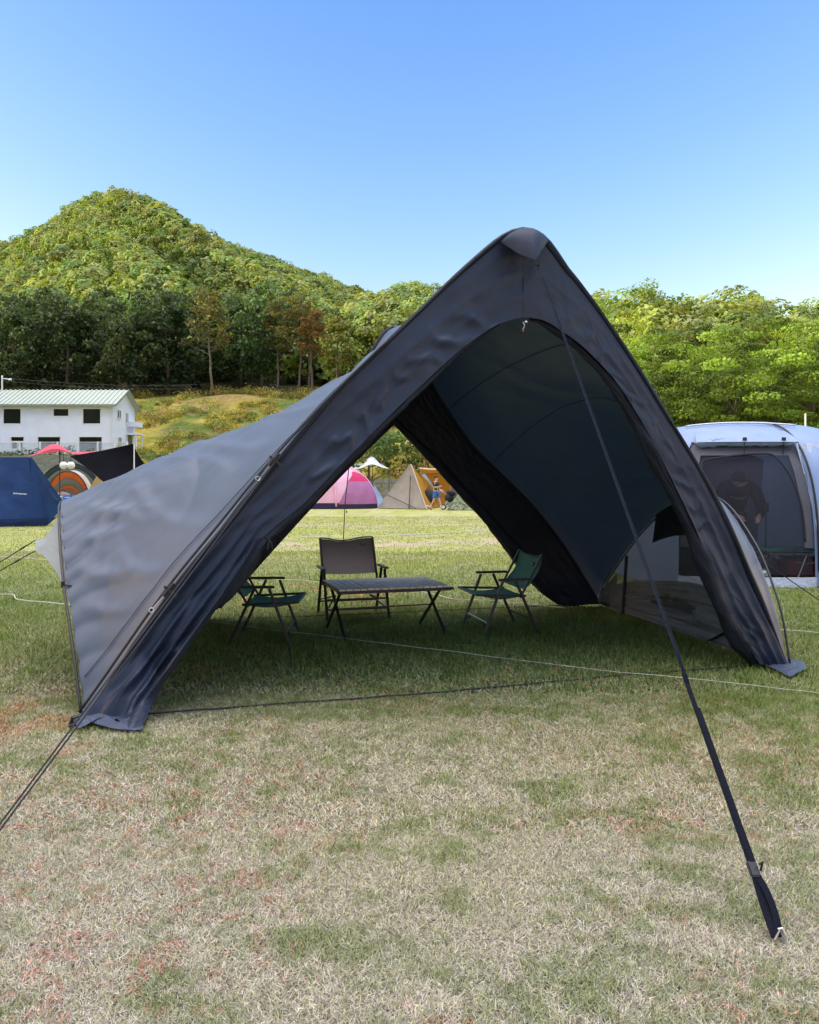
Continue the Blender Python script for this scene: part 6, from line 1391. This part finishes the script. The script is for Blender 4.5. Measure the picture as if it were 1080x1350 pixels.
mb = MB(); mb.tube([dome_pt(pb + 0.02, s_, **kw) + np.array((.0, -.03, .02)) for s_ in np.linspace(.02, .95, 30)], 0.016, 6); mb.build('roof_pole', BLACK, t, smooth=True)
# the gathered curtain at the door's side
u = np.linspace(0, 1, 60)[:, None]; v = np.linspace(0, 1, 24)[None, :]
top0, top1 = dome_pt(pb - 0.02, 0.585, **kw), dome_pt(pb + 0.42, 0.585, **kw); bo0, bo1 = dome_pt(pb + 0.03, 0.01, **kw), dome_pt(pb + 0.50, 0.01, **kw)
S = (top0 * (1 - u[..., None]) + top1 * u[..., None]) * (1 - v[..., None]) + (bo0 * (1 - u[..., None]) + bo1 * u[..., None]) * v[..., None]
S = S + np.array((0.2, -1.0, 0)) * (0.07 + 0.045 * np.sin(u * 26 + 2.0 * fbm(u * 3, v * 2, 345, 2)) * (0.4 + v) + 0.10 * np.sin(np.pi * v) * 0.5)[..., None]
mb = MB(); mb.grid(S); mb.build('side_curtain', DOMEL, t, smooth=True)
mb = MB(); fl = [dome_pt(a_, 0.0, **kw) for a_ in np.linspace(0, 2 * math.pi, 50)[:-1]]; mb.poly([(p[0], p[1], 0.025) for p in fl]); mb.build('floor', DFLOOR, t)
# inner tent cloth hanging at the back of the dome
u = np.linspace(0, 1, 50)[:, None]; v = np.linspace(0, 1, 20)[None, :]
S = np.stack([4.2 + 2.0 * u + 0 * v, 14.4 + 0.06 * np.sin(u * 17 + v * 2) + 0.25 * v + 0 * u, 0.25 + 1.85 * (1 - v) * (1 - 0.15 * (2 * u - 1) ** 2)], -1)
mb = MB(); mb.grid(S); mb.build('inner_curtain', fabric('inner_grey_cloth', (0.36, 0.35, 0.38), rough=0.6, trans=0.3, wrinkle=0.4, su=12, sv=2), t, smooth=True)
camper((5.0, 12.45, 0.03))

# things inside the dome: cot with green top, red cooler, gear
x, y = 5.50, 12.1; t = thing('camp_cot', 'low green-topped camp table with splayed pale legs inside the dome', 'table', (x, y, 0.03))
mb = MB(); mb.box((x, y, 0.46), (0.78, 0.5, 0.03), bev=.008); mb.build('tabletop', mat('green_cloth_top', (0.03, 0.22, 0.15), 0.6), t)
for sx, sy in ((-1, -1), (-1, 1), (1, -1), (1, 1)):
    mb = MB(); mb.tube([(x + sx * .26 - .12, y + sy * .2, 0.03), (x + sx * .26 + .05, y + sy * .18, .45)], 0.013, 7); mb.build('leg', STEEL, t)
mb = MB(); mb.bar((x - .36, y - .2, .42), (x + .36, y - .2, .42), .02); mb.bar((x - .36, y + .2, .42), (x + .36, y + .2, .42), .02); mb.build('side_rail', BLACK, t)
crate('cooler', 'red cooler box on the dome tent floor beside the green-topped table', (5.86, 12.3, 0.03), (0.5, 0.34, 0.30), REDP, 'cooler', BAGM)
bag('black gear bag under the bending person in the dome tent', (5.15, 11.95, 0.03), (0.22, 0.2, 0.2), BAGM)
x, y = 5.22, 12.0; t = thing('lamp_stand', 'slim dark lamp stand inside the dome tent', 'lamp stand', (x, y, 0.03))
mb = MB(); mb.tube([(x, y, .03), (x, y, 1.05)], .011, 6); mb.build('pole', BLACK, t)
for k_ in range(3): a = k_ * 2.1 + .4; mb = MB(); mb.tube([(x, y, .3), (x + .16 * math.cos(a), y + .16 * math.sin(a), .03)], .008, 5); mb.build('leg', BLACK, t)
mb = MB(); mb.tube([(x, y, 1.0), (x, y, 1.14)], .04, 10); mb.build('lamp_head', BLACK, t)
bw = thing('kettle', 'small shiny kettle on the dome tent floor near the net', 'kettle', (5.02, 11.62, 0.03)); mb = MB(); mb.ellipsoid((5.02, 11.62, .13), (.10, .10, .09), 14, 8); mb.build('kettle_body', STEEL, bw, smooth=True); mb = MB(); mb.tube([(4.94, 11.62, .18), (4.97, 11.62, .29), (5.07, 11.62, .29), (5.10, 11.62, .18)], .010, 6); mb.build('handle', BLACK, bw)
# stool and pale mat seen through the net window of the shelter
x, y = 3.98, 12.3
t = thing('folding_stool', 'small pale folding stool seen through the net window of the shelter', 'stool', (4.52, 12.0, 0.03)); x, y = 4.52, 12.0
mb = MB(); mb.box((x, y, .42), (.30, .28, .025), bev=.006); mb.build('seat', WHT, t)
for sx in (-1, 1):
    mb = MB(); mb.bar((x + sx * .13, y - .13, .03), (x + sx * .13, y + .12, .41), .018); mb.build('leg', WHT, t); mb = MB(); mb.bar((x + sx * .12, y + .13, .03), (x + sx * .12, y - .12, .41), .018); mb.build('leg', WHT, t)
MATM = fabric('quilted_mat', (0.55, 0.55, 0.56), rough=0.7, trans=0, wrinkle=0.9, su=1, sv=30)
t = thing('windscreen', 'pale pleated windscreen standing on the lawn beyond the net window', 'windscreen', (5.0, 17.0, 0)); u = np.linspace(0, 1, 60)[:, None]; v = np.linspace(0, 1, 6)[None, :]
S = np.stack([4.55 + 1.55 * u + 0 * v, 16.0 + 0.05 * np.sin(u * 60) + .9 * u + 0 * v, 0.02 + 0.52 * v + 0 * u], -1); mb = MB(); mb.grid(S); mb.build('screen_cloth', MATM, t)
for k_ in (0, .33, .66, 1): mb = MB(); mb.tube([(4.55 + 1.55 * k_, 15.97 + .9 * k_, 0), (4.55 + 1.55 * k_, 15.97 + .9 * k_, .58)], .012, 6); mb.build('post', BLACK, t)
# thin antenna-like pole behind the dome
p0 = P(1062, 545, 24); o = thing('flag_pole', 'thin pale pole standing behind the grey dome tent', 'pole', (p0.x, 24, 0)); mb = MB(); mb.tube([(p0.x, 24, 0), (p0.x, 24, p0.z)], .022, 6); mb.build('pole', TRIM, o)
